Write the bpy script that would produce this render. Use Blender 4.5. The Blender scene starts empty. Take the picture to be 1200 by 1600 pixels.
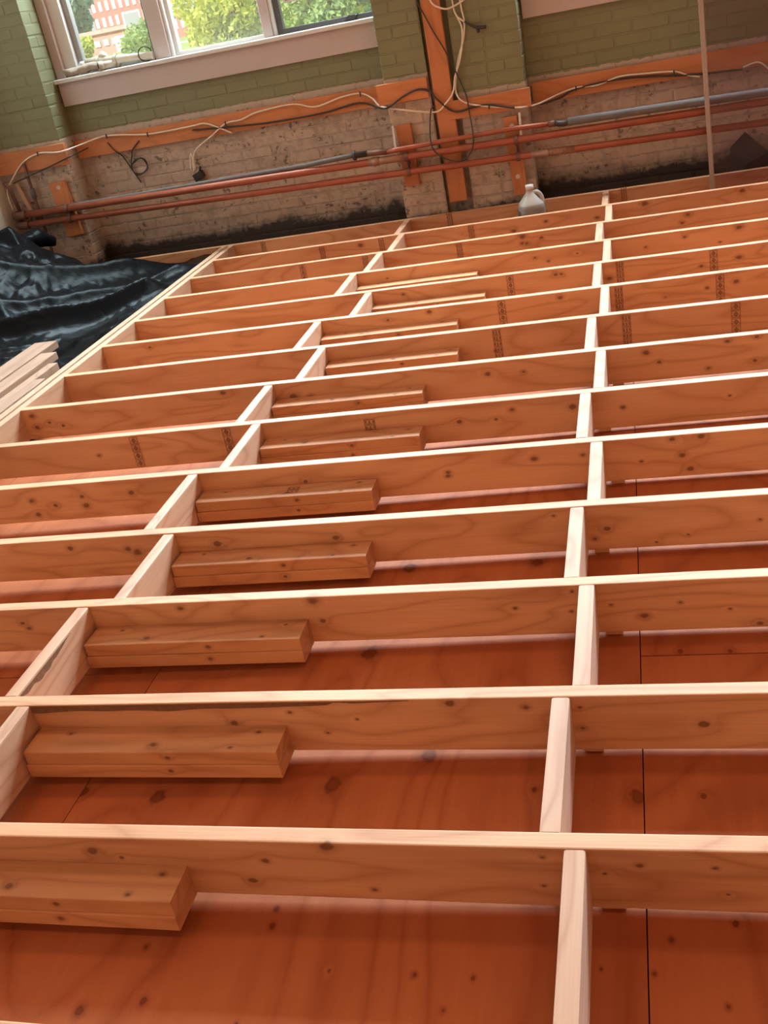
import bpy, bmesh, math, random
import numpy as np
from mathutils import Vector, Matrix, noise

# ------------------------------------------------------------------ camera, world, light
scn = bpy.context.scene
COL = scn.collection
cam = bpy.data.cameras.new('camera')
camo = bpy.data.objects.new('camera', cam)
COL.objects.link(camo)
cam.sensor_fit = 'VERTICAL'
cam.sensor_height = 24.0
cam.lens = 1587.44 / 1600 * 24.0
cam.clip_start = 0.02
cam.clip_end = 1000
camo.location = (0.15892, -0.84239, 1.31557)
camo.rotation_euler = (1.09740, 0.181865, 0.205719)
scn.camera = camo

scn.view_settings.view_transform = 'Standard'
scn.view_settings.look = 'None'
scn.view_settings.gamma = 1.0
scn.view_settings.use_curve_mapping = False
scn.view_settings.exposure = 0.0

world = bpy.data.worlds.new('world')
scn.world = world
world.use_nodes = True
wn = world.node_tree.nodes
bg = wn['Background']
tc = wn.new('ShaderNodeTexCoord')
sep = wn.new('ShaderNodeSeparateXYZ')
ramp = wn.new('ShaderNodeValToRGB')
ramp.color_ramp.elements[0].position = 0.0
ramp.color_ramp.elements[0].color = (0.80, 0.90, 0.95, 1)
ramp.color_ramp.elements[1].position = 0.6
ramp.color_ramp.elements[1].color = (0.45, 0.66, 0.92, 1)
world.node_tree.links.new(tc.outputs['Generated'], sep.inputs[0])
world.node_tree.links.new(sep.outputs[2], ramp.inputs[0])
world.node_tree.links.new(ramp.outputs[0], bg.inputs[0])
bg.inputs[1].default_value = 1.0


def light(name, kind, loc, rot, energy, color, **kw):
    d = bpy.data.lights.new(name, kind)
    d.energy = energy
    d.color = color
    for k, v in kw.items():
        setattr(d, k, v)
    o = bpy.data.objects.new(name, d)
    o.location = loc
    o.rotation_euler = rot
    COL.objects.link(o)
    return o


# sun stands behind the building: it lights what is outside, not the room
light('sun', 'SUN', (0, -30, 30), (math.radians(48), 0, math.radians(-20)), 7.5, (1.0, 0.97, 0.90), angle=0.01)
WIN_E = 730
WIN_C = (0.72, 0.90, 1.0)
# daylight coming in through the tall upper lights of the three windows
for wx in (-2.44, 0.68, 3.78):
    light('window_daylight', 'AREA', (wx, 6.16, 2.98), (math.radians(-100 + 180 + 0), 0, 0), WIN_E, WIN_C,
          shape='RECTANGLE', size=2.05, size_y=1.85).rotation_euler = (math.radians(-78), 0, 0)
# added warm fill lights, unseen overhead, to brighten the room
FILL_E = 20
FILL_C = (1.0, 0.52, 0.28)
for lx in (-2.2, 1.2, 4.0):
    for ly in (-3.6, -0.6, 2.4):
        light('added_fill_light', 'AREA', (lx, ly, 4.28), (0, 0, 0), FILL_E, FILL_C, shape='RECTANGLE', size=1.3, size_y=0.5)

# ------------------------------------------------------------------ helpers
random.seed(7)
PI = math.pi


def tag(o, label=None, cat=None, group=None, kind=None):
    if label: o['label'] = label
    if cat: o['category'] = cat
    if group: o['group'] = group
    if kind: o['kind'] = kind
    return o


def empty(name, loc=(0, 0, 0), rot=(0, 0, 0)):
    o = bpy.data.objects.new(name, None)
    o.location = loc
    o.rotation_euler = rot
    o.empty_display_size = 0.05
    COL.objects.link(o)
    return o


def link(name, me, mat=None, parent=None, loc=(0, 0, 0), rot=(0, 0, 0)):
    o = bpy.data.objects.new(name, me)
    if mat is not None and not me.materials:
        me.materials.append(mat)
    o.location = loc
    o.rotation_euler = rot
    if parent is not None:
        o.parent = parent
    COL.objects.link(o)
    return o


def bm_mesh(bm, name, smooth=False):
    me = bpy.data.meshes.new(name)
    bm.normal_update()
    bm.to_mesh(me)
    bm.free()
    if smooth:
        for p in me.polygons: p.use_smooth = True
    return me


def add_box(bm, c, s, rot=None):
    r = bmesh.ops.create_cube(bm, size=1)
    M = Matrix.Translation(c) @ (rot.to_4x4() if rot is not None else Matrix.Identity(4)) @ Matrix.Diagonal((*s, 1))
    bmesh.ops.transform(bm, matrix=M, verts=r['verts'])
    return r['verts']


def box_mesh(name, s, bevel=0.0, seg=1, c=(0, 0, 0)):
    bm = bmesh.new()
    add_box(bm, c, s)
    if bevel > 0:
        bmesh.ops.bevel(bm, geom=bm.edges[:], offset=bevel, segments=seg, profile=0.6, affect='EDGES')
    return bm_mesh(bm, name)


def wbox(name, lo, hi, mat, parent=None, bevel=0.0, seg=1):
    """box from world corner to corner, origin at its centre; parent must sit at the origin"""
    lo = Vector(lo); hi = Vector(hi)
    c = (lo + hi) / 2
    o = link(name, box_mesh(name, hi - lo, bevel, seg), mat, parent, c)
    return o


def board_mesh(name, L, T, H, bevel=0.003, wob=0.0008, cuts=10, seed=0):
    """sawn lumber, length on local X, thickness Y, height Z, eased edges and a slight wave"""
    bm = bmesh.new()
    vs = add_box(bm, (0, 0, 0), (L, T, H))
    bmesh.ops.bevel(bm, geom=[e for e in bm.edges if abs((e.verts[0].co - e.verts[1].co).normalized().x) > 0.9],
                    offset=bevel, segments=2, profile=0.6, affect='EDGES')
    for i in range(1, cuts):
        x = -L / 2 + L * i / cuts
        bmesh.ops.bisect_plane(bm, geom=bm.verts[:] + bm.edges[:] + bm.faces[:], plane_co=(x, 0, 0), plane_no=(1, 0, 0))
    for v in bm.verts:
        n = noise.noise(Vector((v.co.x * 1.3 + seed * 7.1, seed, 0)))
        m = noise.noise(Vector((v.co.x * 9 + seed * 3.3, seed + 5, v.co.z * 4)))
        v.co.z += wob * (n * 2 + m * 0.8)
        v.co.y += wob * noise.noise(Vector((v.co.x * 1.1, seed + 9, 0))) * 1.5
    return bm_mesh(bm, name)


def catmull(pts, n=6):
    P = [Vector(p) for p in pts]
    if len(P) < 3: return P
    out = []
    Q = [P[0] * 2 - P[1]] + P + [P[-1] * 2 - P[-2]]
    for i in range(1, len(Q) - 2):
        p0, p1, p2, p3 = Q[i - 1:i + 3]
        for k in range(n):
            t = k / n
            out.append(0.5 * ((2 * p1) + (p2 - p0) * t + (2 * p0 - 5 * p1 + 4 * p2 - p3) * t * t + (3 * p1 - p0 - 3 * p2 + p3) * t ** 3))
    out.append(P[-1])
    return out


def add_tube(bm, pts, r, sides=8, cap=True):
    pts = [Vector(p) for p in pts]
    if not hasattr(r, '__len__'): r = [r] * len(pts)
    rings = []
    t0 = (pts[1] - pts[0]).normalized()
    up = Vector((0, 0, 1)) if abs(t0.z) < 0.9 else Vector((1, 0, 0))
    nrm = t0.cross(up).normalized()
    for i, p in enumerate(pts):
        a = pts[max(0, i - 1)]; b = pts[min(len(pts) - 1, i + 1)]
        t = (b - a).normalized()
        nrm = (nrm - t * nrm.dot(t)).normalized()
        bn = t.cross(nrm)
        rings.append([bm.verts.new(p + (nrm * math.cos(2 * PI * k / sides) + bn * math.sin(2 * PI * k / sides)) * r[i]) for k in range(sides)])
    for i in range(len(rings) - 1):
        for k in range(sides):
            f = bm.faces.new((rings[i][k], rings[i][(k + 1) % sides], rings[i + 1][(k + 1) % sides], rings[i + 1][k]))
            f.smooth = True
    if cap:
        bm.faces.new(rings[0][::-1]); bm.faces.new(rings[-1])


def tube(name, pts, r, mat, parent=None, sides=8, smooth=6, cap=True):
    """tube whose object origin is the first point"""
    P = catmull(pts, smooth) if smooth else [Vector(p) for p in pts]
    o0 = P[0].copy()
    bm = bmesh.new()
    add_tube(bm, [p - o0 for p in P], r, sides, cap)
    bmesh.ops.recalc_face_normals(bm, faces=bm.faces[:])
    return link(name, bm_mesh(bm, name), mat, parent, o0)


def cyl_between(bm, a, b, r, sides=14):
    add_tube(bm, [a, b], r, sides)


# ------------------------------------------------------------------ materials
def new_mat(name):
    m = bpy.data.materials.new(name)
    m.use_nodes = True
    return m, m.node_tree.nodes, m.node_tree.links, m.node_tree.nodes['Principled BSDF']


def plain(name, col, rough=0.6, metal=0.0, spec=0.5, noise_amt=0.0, nscale=20, bump=0.0, trans=0.0):
    m, N, L, b = new_mat(name)
    b.inputs['Base Color'].default_value = (*col, 1)
    b.inputs['Roughness'].default_value = rough
    b.inputs['Metallic'].default_value = metal
    b.inputs['Specular IOR Level'].default_value = spec
    if trans: b.inputs['Transmission Weight'].default_value = trans
    if noise_amt or bump:
        t = N.new('ShaderNodeTexCoord'); n = N.new('ShaderNodeTexNoise')
        n.inputs['Scale'].default_value = nscale; n.inputs['Detail'].default_value = 5
        L.new(t.outputs['Object'], n.inputs['Vector'])
        mx = N.new('ShaderNodeMix'); mx.data_type = 'RGBA'
        mx.inputs[6].default_value = (*[c * (1 - noise_amt) for c in col], 1)
        mx.inputs[7].default_value = (*[min(1, c * (1 + noise_amt * 0.6)) for c in col], 1)
        L.new(n.outputs[0], mx.inputs[0]); L.new(mx.outputs[2], b.inputs['Base Color'])
        if bump:
            bp = N.new('ShaderNodeBump'); bp.inputs['Strength'].default_value = bump; bp.inputs['Distance'].default_value = 0.004
            L.new(n.outputs[0], bp.inputs['Height']); L.new(bp.outputs[0], b.inputs['Normal'])
    return m


def math_node(N, L, op, a, b=None, clamp=False):
    n = N.new('ShaderNodeMath'); n.operation = op; n.use_clamp = clamp
    for i, v in enumerate((a, b)):
        if v is None: continue
        if isinstance(v, (int, float)): n.inputs[i].default_value = v
        else: L.new(v, n.inputs[i])
    return n.outputs[0]


def mixc(N, L, fac, a, b):
    n = N.new('ShaderNodeMix'); n.data_type = 'RGBA'
    for i, v in ((0, fac), (6, a), (7, b)):
        if isinstance(v, (int, float)): n.inputs[i].default_value = v
        elif isinstance(v, tuple): n.inputs[i].default_value = (*v, 1) if len(v) == 3 else v
        else: L.new(v, n.inputs[i])
    return n.outputs[2]


def wood(name, light_c, dark_c, knots=(), rough=0.55, stretch=(1.0, 9.0, 9.0), ring=1.0, pin=0.5, rnd=True, ring_w=9.0, sheen=0.2, spec=0.45, heart_f=0.35, heart_c=0.62):
    """softwood with the grain on local X; knots: (x, y, z, r) in the board's own coordinates"""
    m, N, L, b = new_mat(name)
    t = N.new('ShaderNodeTexCoord')
    obj = t.outputs['Object']
    off = N.new('ShaderNodeVectorMath'); off.operation = 'ADD'
    if rnd:
        oi = N.new('ShaderNodeObjectInfo')
        sc = N.new('ShaderNodeVectorMath'); sc.operation = 'SCALE'
        cm = N.new('ShaderNodeCombineXYZ')
        for i in range(3): L.new(oi.outputs['Random'], cm.inputs[i])
        L.new(cm.outputs[0], sc.inputs[0]); sc.inputs['Scale'].default_value = 37.0
        L.new(sc.outputs[0], off.inputs[1])
    L.new(obj, off.inputs[0])
    p = off.outputs[0]

    def vscale(v, s):
        n = N.new('ShaderNodeVectorMath'); n.operation = 'MULTIPLY'
        L.new(v, n.inputs[0]); n.inputs[1].default_value = s
        return n.outputs[0]
    # explicit knots
    dmin = None
    if knots:
        kn_ = N.new('ShaderNodeTexNoise'); kn_.inputs['Scale'].default_value = 55; kn_.inputs['Detail'].default_value = 3
        L.new(obj, kn_.inputs['Vector'])
        kobj = vscale(obj, (0.72, 1.0, 1.0))
    for k in knots:
        d = N.new('ShaderNodeVectorMath'); d.operation = 'DISTANCE'
        # knots read as ellipses pulled a little along the grain
        L.new(kobj, d.inputs[0]); d.inputs[1].default_value = (k[0] * 0.72, k[1], k[2])
        q = math_node(N, L, 'DIVIDE', d.outputs['Value'], k[3] * 0.72)
        dmin = q if dmin is None else math_node(N, L, 'MINIMUM', dmin, q)
    if knots:
        dmin = math_node(N, L, 'ADD', dmin, math_node(N, L, 'MULTIPLY', math_node(N, L, 'SUBTRACT', kn_.outputs[0], 0.5), 1.1))
    # random pin knots
    vo = N.new('ShaderNodeTexVoronoi'); vo.inputs['Scale'].default_value = 1.0
    wn_ = N.new('ShaderNodeTexNoise'); wn_.inputs['Scale'].default_value = 14; wn_.inputs['Detail'].default_value = 2
    L.new(p, wn_.inputs['Vector'])
    L.new(vscale(p, (3.4, 9.5, 9.5)), vo.inputs['Vector'])
    vd = math_node(N, L, 'ADD', vo.outputs['Distance'], math_node(N, L, 'MULTIPLY', wn_.outputs[0], 0.04))
    sepc = N.new('ShaderNodeSeparateColor'); L.new(vo.outputs['Color'], sepc.inputs[0])
    gate = math_node(N, L, 'LESS_THAN', sepc.outputs[0], pin)
    size = math_node(N, L, 'ADD', math_node(N, L, 'MULTIPLY', sepc.outputs[1], 0.045), 0.018)
    kq = math_node(N, L, 'DIVIDE', vd, size)
    kq = math_node(N, L, 'ADD', kq, math_node(N, L, 'MULTIPLY', math_node(N, L, 'SUBTRACT', 1.0, gate), 100.0))
    kd = kq if dmin is None else math_node(N, L, 'MINIMUM', kq, dmin)
    # grain
    big = N.new('ShaderNodeTexNoise'); big.inputs['Scale'].default_value = 1.0; big.inputs['Detail'].default_value = 2; big.inputs['Distortion'].default_value = 0.4
    L.new(vscale(p, (stretch[0] * 0.9, stretch[1] * 0.55, stretch[2] * 0.55)), big.inputs['Vector'])
    pull = math_node(N, L, 'DIVIDE', 1.3, math_node(N, L, 'ADD', math_node(N, L, 'POWER', kd, 1.6), 0.6))
    ph = math_node(N, L, 'ADD', math_node(N, L, 'MULTIPLY', big.outputs[0], ring_w), math_node(N, L, 'MULTIPLY', pull, 0.9))
    saw = math_node(N, L, 'PINGPONG', ph, 0.5)
    line = math_node(N, L, 'POWER', math_node(N, L, 'MULTIPLY', saw, 2.0), 3.0)
    fine = N.new('ShaderNodeTexNoise'); fine.inputs['Scale'].default_value = 1.0; fine.inputs['Detail'].default_value = 4; fine.inputs['Roughness'].default_value = 0.65
    L.new(vscale(p, (stretch[0] * 5, stretch[1] * 20, stretch[2] * 20)), fine.inputs['Vector'])
    blot = N.new('ShaderNodeTexNoise'); blot.inputs['Scale'].default_value = 1.0; blot.inputs['Detail'].default_value = 3
    L.new(vscale(p, (2.0, 6.0, 6.0)), blot.inputs['Vector'])
    f = math_node(N, L, 'ADD', math_node(N, L, 'MULTIPLY', line, 0.62 * ring), math_node(N, L, 'MULTIPLY', fine.outputs[0], 0.62))
    f = math_node(N, L, 'ADD', f, math_node(N, L, 'MULTIPLY', math_node(N, L, 'SUBTRACT', blot.outputs[0], 0.58), 0.9), clamp=True)
    base = mixc(N, L, f, light_c, dark_c)
    # knot colours: dark rim, brown heart, stained halo
    halo = N.new('ShaderNodeMapRange'); L.new(kd, halo.inputs[0])
    halo.inputs[1].default_value = 2.6; halo.inputs[2].default_value = 0.8; halo.inputs[3].default_value = 0; halo.inputs[4].default_value = 0.42
    c1 = mixc(N, L, halo.outputs[0], base, tuple(c * 0.6 for c in dark_c))
    core = N.new('ShaderNodeMapRange'); L.new(kd, core.inputs[0])
    core.inputs[1].default_value = 1.1; core.inputs[2].default_value = 0.6; core.inputs[3].default_value = 0; core.inputs[4].default_value = 0.85
    c2 = mixc(N, L, core.outputs[0], c1, (dark_c[0] * 0.34, dark_c[1] * 0.25, dark_c[2] * 0.22))
    heart = N.new('ShaderNodeMapRange'); L.new(kd, heart.inputs[0])
    heart.inputs[1].default_value = 0.75; heart.inputs[2].default_value = 0.5; heart.inputs[3].default_value = 0; heart.inputs[4].default_value = heart_f
    c3 = mixc(N, L, heart.outputs[0], c2, tuple(c * heart_c for c in dark_c))
    # slight tone change from board to board
    if rnd:
        hs = N.new('ShaderNodeHueSaturation')
        v = math_node(N, L, 'ADD', math_node(N, L, 'MULTIPLY', oi.outputs['Random'], 0.16), 0.92)
        L.new(v, hs.inputs['Value']); L.new(c3, hs.inputs['Color'])
        c3 = hs.outputs[0]
    L.new(c3, b.inputs['Base Color'])
    shn = math_node(N, L, 'MULTIPLY', math_node(N, L, 'SUBTRACT', 1.0, core.outputs[0]), sheen)
    L.new(shn, b.inputs['Sheen Weight'])
    b.inputs['Roughness'].default_value = rough
    b.inputs['Specular IOR Level'].default_value = spec
    b.inputs['Sheen Weight'].default_value = sheen
    b.inputs['Sheen Roughness'].default_value = 0.45
    bp = N.new('ShaderNodeBump'); bp.inputs['Strength'].default_value = 0.25; bp.inputs['Distance'].default_value = 0.0015
    L.new(fine.outputs[0], bp.inputs['Height']); L.new(bp.outputs[0], b.inputs['Normal'])
    return m


PINE_L = (0.73, 0.375, 0.19)
PINE_D = (0.46, 0.18, 0.07)
M = {}
M['pine'] = wood('pine', PINE_L, PINE_D)
M['pine_pale'] = wood('pine_pale', (0.58, 0.345, 0.21), (0.45, 0.235, 0.125), pin=0.35, sheen=0.15)
M['pine_stack'] = wood('pine_stack', (0.44, 0.262, 0.175), (0.32, 0.17, 0.10), sheen=0.1, spec=0.3)
M['pine_orange'] = wood('pine_orange', (0.56, 0.20, 0.07), (0.43, 0.135, 0.04), pin=0.3, sheen=0.1)
PLYK = [(-0.963, 0.686, 0.0251), (-0.56, 0.724, 0.0261), (-0.362, 0.812, 0.0229), (-0.582, 1.2, 0.0277), (0.079, 0.69, 0.022), (0.203, 0.694, 0.0083), (-0.587, 0.394, 0.0064), (-0.583, 0.355, 0.0075), (0.235, 0.397, 0.0072), (0.13, 0.359, 0.0052), (0.101, 0.292, 0.005), (0.016, 0.296, 0.0041), (-0.295, 0.267, 0.0056), (-0.194, 0.267, 0.0054), (0.21, 0.24, 0.0048), (-0.125, 0.711, 0.0078), (-1.157, 0.704, 0.0165), (-0.817, 0.298, 0.0052), (-0.774, 0.187, 0.0085), (-0.888, 0.161, 0.0111), (0.181, 1.162, 0.01), (0.291, 1.159, 0.0084), (-0.182, 1.6, 0.0217), (-0.553, 1.612, 0.0274), (-0.236, 0.204, 0.0042), (-0.585, 0.153, 0.0057), (-0.449, 0.267, 0.0035)]
PLY_L = (0.42, 0.125, 0.048)
PLY_D = (0.27, 0.064, 0.019)


def brick_paint(mortar=False):
    """one skin of old paint over the whole brick wall: green above, stripped and dirty below, damp at the foot"""
    m, N, L, b = new_mat('painted_brick')
    g = N.new('ShaderNodeNewGeometry'); P = g.outputs['Position']
    s = N.new('ShaderNodeSeparateXYZ'); L.new(P, s.inputs[0])
    x, z = s.outputs[0], s.outputs[2]

    def nz(scale, detail=5, vec=None, rough=0.6):
        n = N.new('ShaderNodeTexNoise'); n.inputs['Scale'].default_value = scale; n.inputs['Detail'].default_value = detail; n.inputs['Roughness'].default_value = rough
        L.new(vec if vec is not None else P, n.inputs['Vector']); return n.outputs[0]

    def mr(v, a, b_, c=0.0, d=1.0):
        n = N.new('ShaderNodeMapRange'); L.new(v, n.inputs[0])
        for i, q in enumerate((a, b_, c, d)): n.inputs[i + 1].default_value = q
        return n.outputs[0]
    n1 = nz(26); n2 = nz(5, 4); n3 = nz(60, 3); n4 = nz(11, 6, rough=0.7)
    # height of the paint line: lower to the right of the timber post
    step = math_node(N, L, 'GREATER_THAN', x, -0.95)
    lineh = math_node(N, L, 'SUBTRACT', 0.838, math_node(N, L, 'MULTIPLY', step, 0.15))
    hz = math_node(N, L, 'SUBTRACT', z, math_node(N, L, 'ADD', lineh, math_node(N, L, 'MULTIPLY', math_node(N, L, 'SUBTRACT', n1, 0.5), 0.035)))
    green_f = mr(hz, 0.0, 0.004)
    plaster = math_node(N, L, 'MULTIPLY', mr(hz, -0.035, -0.028), mr(n1, 0.36, 0.44))
    oi = N.new('ShaderNodeObjectInfo')
    green = mixc(N, L, n2, (0.17, 0.165, 0.08), (0.215, 0.205, 0.11))
    fleck = mr(n3, 0.71, 0.735)
    green = mixc(N, L, math_node(N, L, 'MULTIPLY', fleck, 0.5), green, (0.42, 0.38, 0.28))
    pale = mixc(N, L, n4, (0.58, 0.43, 0.335), (0.42, 0.295, 0.22))
    pale = mixc(N, L, mr(oi.outputs['Random'], 0, 1, 0.0, 0.35), pale, (0.43, 0.34, 0.27))
    # bare patches where the paint has gone
    bare = math_node(N, L, 'MULTIPLY', mr(n1, 0.575, 0.61), mr(n2, 0.47, 0.55))
    pale = mixc(N, L, math_node(N, L, 'MULTIPLY', bare, 0.8), pale, (0.09, 0.05, 0.035))
    dirt = mr(n4, 0.48, 0.75, 0.0, 0.55)
    pale = mixc(N, L, dirt, pale, (0.15, 0.10, 0.07))
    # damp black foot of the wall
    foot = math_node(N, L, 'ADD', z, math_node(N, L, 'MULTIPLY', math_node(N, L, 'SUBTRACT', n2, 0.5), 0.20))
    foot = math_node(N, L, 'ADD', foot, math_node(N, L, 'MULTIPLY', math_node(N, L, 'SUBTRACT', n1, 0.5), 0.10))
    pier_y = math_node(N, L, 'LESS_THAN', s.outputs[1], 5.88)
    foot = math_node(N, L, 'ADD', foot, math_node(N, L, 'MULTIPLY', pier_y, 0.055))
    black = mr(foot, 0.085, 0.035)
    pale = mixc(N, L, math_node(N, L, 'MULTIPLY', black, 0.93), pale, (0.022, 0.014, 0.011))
    pale = mixc(N, L, math_node(N, L, 'MULTIPLY', plaster, 0.85), pale, (0.42, 0.33, 0.26))
    if mortar:
        pale = mixc(N, L, math_node(N, L, 'MULTIPLY', math_node(N, L, 'SUBTRACT', 1.0, black), mr(n1, 0.45, 0.5)), pale, (0.36, 0.28, 0.22))
        green = mixc(N, L, 0.10, green, (0.08, 0.07, 0.035))
    col = mixc(N, L, green_f, pale, green)
    L.new(col, b.inputs['Base Color'])
    b.inputs['Roughness'].default_value = 0.62
    bp = N.new('ShaderNodeBump'); bp.inputs['Strength'].default_value = 0.5; bp.inputs['Distance'].default_value = 0.004
    L.new(n1, bp.inputs['Height']); L.new(bp.outputs[0], b.inputs['Normal'])
    return m


M['brick'] = brick_paint()
M['mortar'] = brick_paint(True)
M['white_trim'] = plain('white_trim', (0.50, 0.40, 0.37), 0.45, noise_amt=0.06, nscale=6)
M['white_frame'] = plain('white_frame', (0.66, 0.62, 0.59), 0.4, noise_amt=0.06, nscale=9)
M['bronze'] = plain('bronze_sash', (0.09, 0.085, 0.08), 0.4)
M['grey_sash'] = plain('grey_sash', (0.30, 0.27, 0.25), 0.45)
M['cream_wall'] = plain('cream_wall', (0.72, 0.66, 0.56), 0.7, noise_amt=0.12, nscale=4, bump=0.2)
M['room_wall'] = plain('room_wall', (0.20, 0.11, 0.065), 0.8, noise_amt=0.08, nscale=2)
M['ceiling'] = plain('low_bounce_ceiling', (0.15, 0.08, 0.045), 0.8, noise_amt=0.05, nscale=2)  # unseen ceiling, colour kept dark to cut the bounced light
M['copper'] = plain('red_pipe', (0.36, 0.095, 0.05), 0.38, 0.25, noise_amt=0.35, nscale=9)
M['copper_old'] = plain('dull_pipe', (0.33, 0.17, 0.11), 0.5, 0.2, noise_amt=0.4, nscale=18)
M['iron'] = plain('black_iron', (0.06, 0.045, 0.04), 0.55, 0.4, noise_amt=0.3, nscale=30)
M['iron_red'] = plain('rusty_iron', (0.17, 0.075, 0.05), 0.6, 0.2, noise_amt=0.4, nscale=20)
M['grey_pipe'] = plain('grey_pipe', (0.16, 0.14, 0.135), 0.85, 0.0, 0.15, noise_amt=0.3, nscale=14)
M['cable_white'] = plain('white_cable', (0.74, 0.62, 0.50), 0.5)
M['cable_black'] = plain('black_cable', (0.035, 0.025, 0.022), 0.5)
M['pvc'] = plain('pvc', (0.50, 0.43, 0.33), 0.35, noise_amt=0.08, nscale=20)
M['hollow_shade'] = plain('pipe_hollow_shade', (0.05, 0.03, 0.025), 0.8)
M['foam'] = plain('old_wrap', (0.34, 0.27, 0.21), 0.9, noise_amt=0.3, nscale=40, bump=0.8)
M['white_plastic'] = plain('white_plastic', (0.60, 0.54, 0.49), 0.4)
M['ink'] = plain('stamp_ink', (0.22, 0.085, 0.035), 0.7)
M['bark'] = plain('bark', (0.24, 0.105, 0.05), 0.85, noise_amt=0.5, nscale=60, bump=0.6)
M['nail'] = plain('nail', (0.08, 0.05, 0.04), 0.4, 0.6)
M['trim_strip'] = plain('edge_strip', (0.36, 0.28, 0.25), 0.5)
M['sheet_black'] = plain('black_sheet', (0.03, 0.03, 0.034), 0.5)


def plastic_mat():
    m, N, L, b = new_mat('black_poly')
    b.inputs['Base Color'].default_value = (0.007, 0.007, 0.0075, 1)
    b.inputs['Roughness'].default_value = 0.25
    b.inputs['Specular IOR Level'].default_value = 0.035
    t = N.new('ShaderNodeTexCoord')
    n = N.new('ShaderNodeTexNoise'); n.inputs['Scale'].default_value = 9; n.inputs['Detail'].default_value = 4; n.inputs['Distortion'].default_value = 1.2
    L.new(t.outputs['Object'], n.inputs['Vector'])
    bp = N.new('ShaderNodeBump'); bp.inputs['Strength'].default_value = 0.35; bp.inputs['Distance'].default_value = 0.012
    L.new(n.outputs[0], bp.inputs['Height']); L.new(bp.outputs[0], b.inputs['Normal'])
    return m


M['poly'] = plastic_mat()


def glass_mat(name, tint, spec, haze, haze_c):
    m = bpy.data.materials.new(name); m.use_nodes = True
    N, L = m.node_tree.nodes, m.node_tree.links
    N.remove(N['Principled BSDF'])
    out = N['Material Output']
    tr = N.new('ShaderNodeBsdfTransparent'); tr.inputs[0].default_value = (*tint, 1)
    gl = N.new('ShaderNodeBsdfGlossy'); gl.inputs['Roughness'].default_value = 0.03
    df = N.new('ShaderNodeBsdfDiffuse'); df.inputs[0].default_value = (*haze_c, 1)
    m1 = N.new('ShaderNodeMixShader'); m1.inputs[0].default_value = spec
    m2 = N.new('ShaderNodeMixShader'); m2.inputs[0].default_value = haze
    L.new(tr.outputs[0], m1.inputs[1]); L.new(gl.outputs[0], m1.inputs[2])
    L.new(m1.outputs[0], m2.inputs[1]); L.new(df.outputs[0], m2.inputs[2])
    L.new(m2.outputs[0], out.inputs[0])
    return m


M['glass'] = glass_mat('window_glass', (0.97, 0.99, 0.98), 0.02, 0.10, (0.9, 0.9, 0.88))
M['smoke_glass'] = glass_mat('smoked_glass', (0.88, 0.84, 0.88), 0.012, 0.05, (0.25, 0.15, 0.14))


def jug_mat():
    m, N, L, b = new_mat('milky_plastic')
    b.inputs['Base Color'].default_value = (0.55, 0.50, 0.46, 1)
    t = N.new('ShaderNodeTexCoord'); sz = N.new('ShaderNodeSeparateXYZ'); L.new(t.outputs['Object'], sz.inputs[0])
    mr = N.new('ShaderNodeMapRange'); L.new(sz.outputs[2], mr.inputs[0]); mr.inputs[1].default_value = 0.194; mr.inputs[2].default_value = 0.198
    L.new(mixc(N, L, mr.outputs[0], (0.36, 0.33, 0.31), (0.56, 0.51, 0.47)), b.inputs['Base Color'])
    b.inputs['Roughness'].default_value = 0.35
    b.inputs['Transmission Weight'].default_value = 0.25
    b.inputs['Subsurface Weight'].default_value = 0.15
    b.inputs['Subsurface Radius'].default_value = (0.03, 0.03, 0.03)
    return m


M['jug'] = jug_mat()

# ------------------------------------------------------------------ the room
YB = 5.95      # face of the recessed brick
YP = 5.75      # face of the brick piers
COURSE = 0.0705
ZOFF = -0.005


def zf(x):
    """top of the plywood: it falls away a little to the left"""
    return -0.1545 + min(0.0, x) * 0.0105


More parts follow.
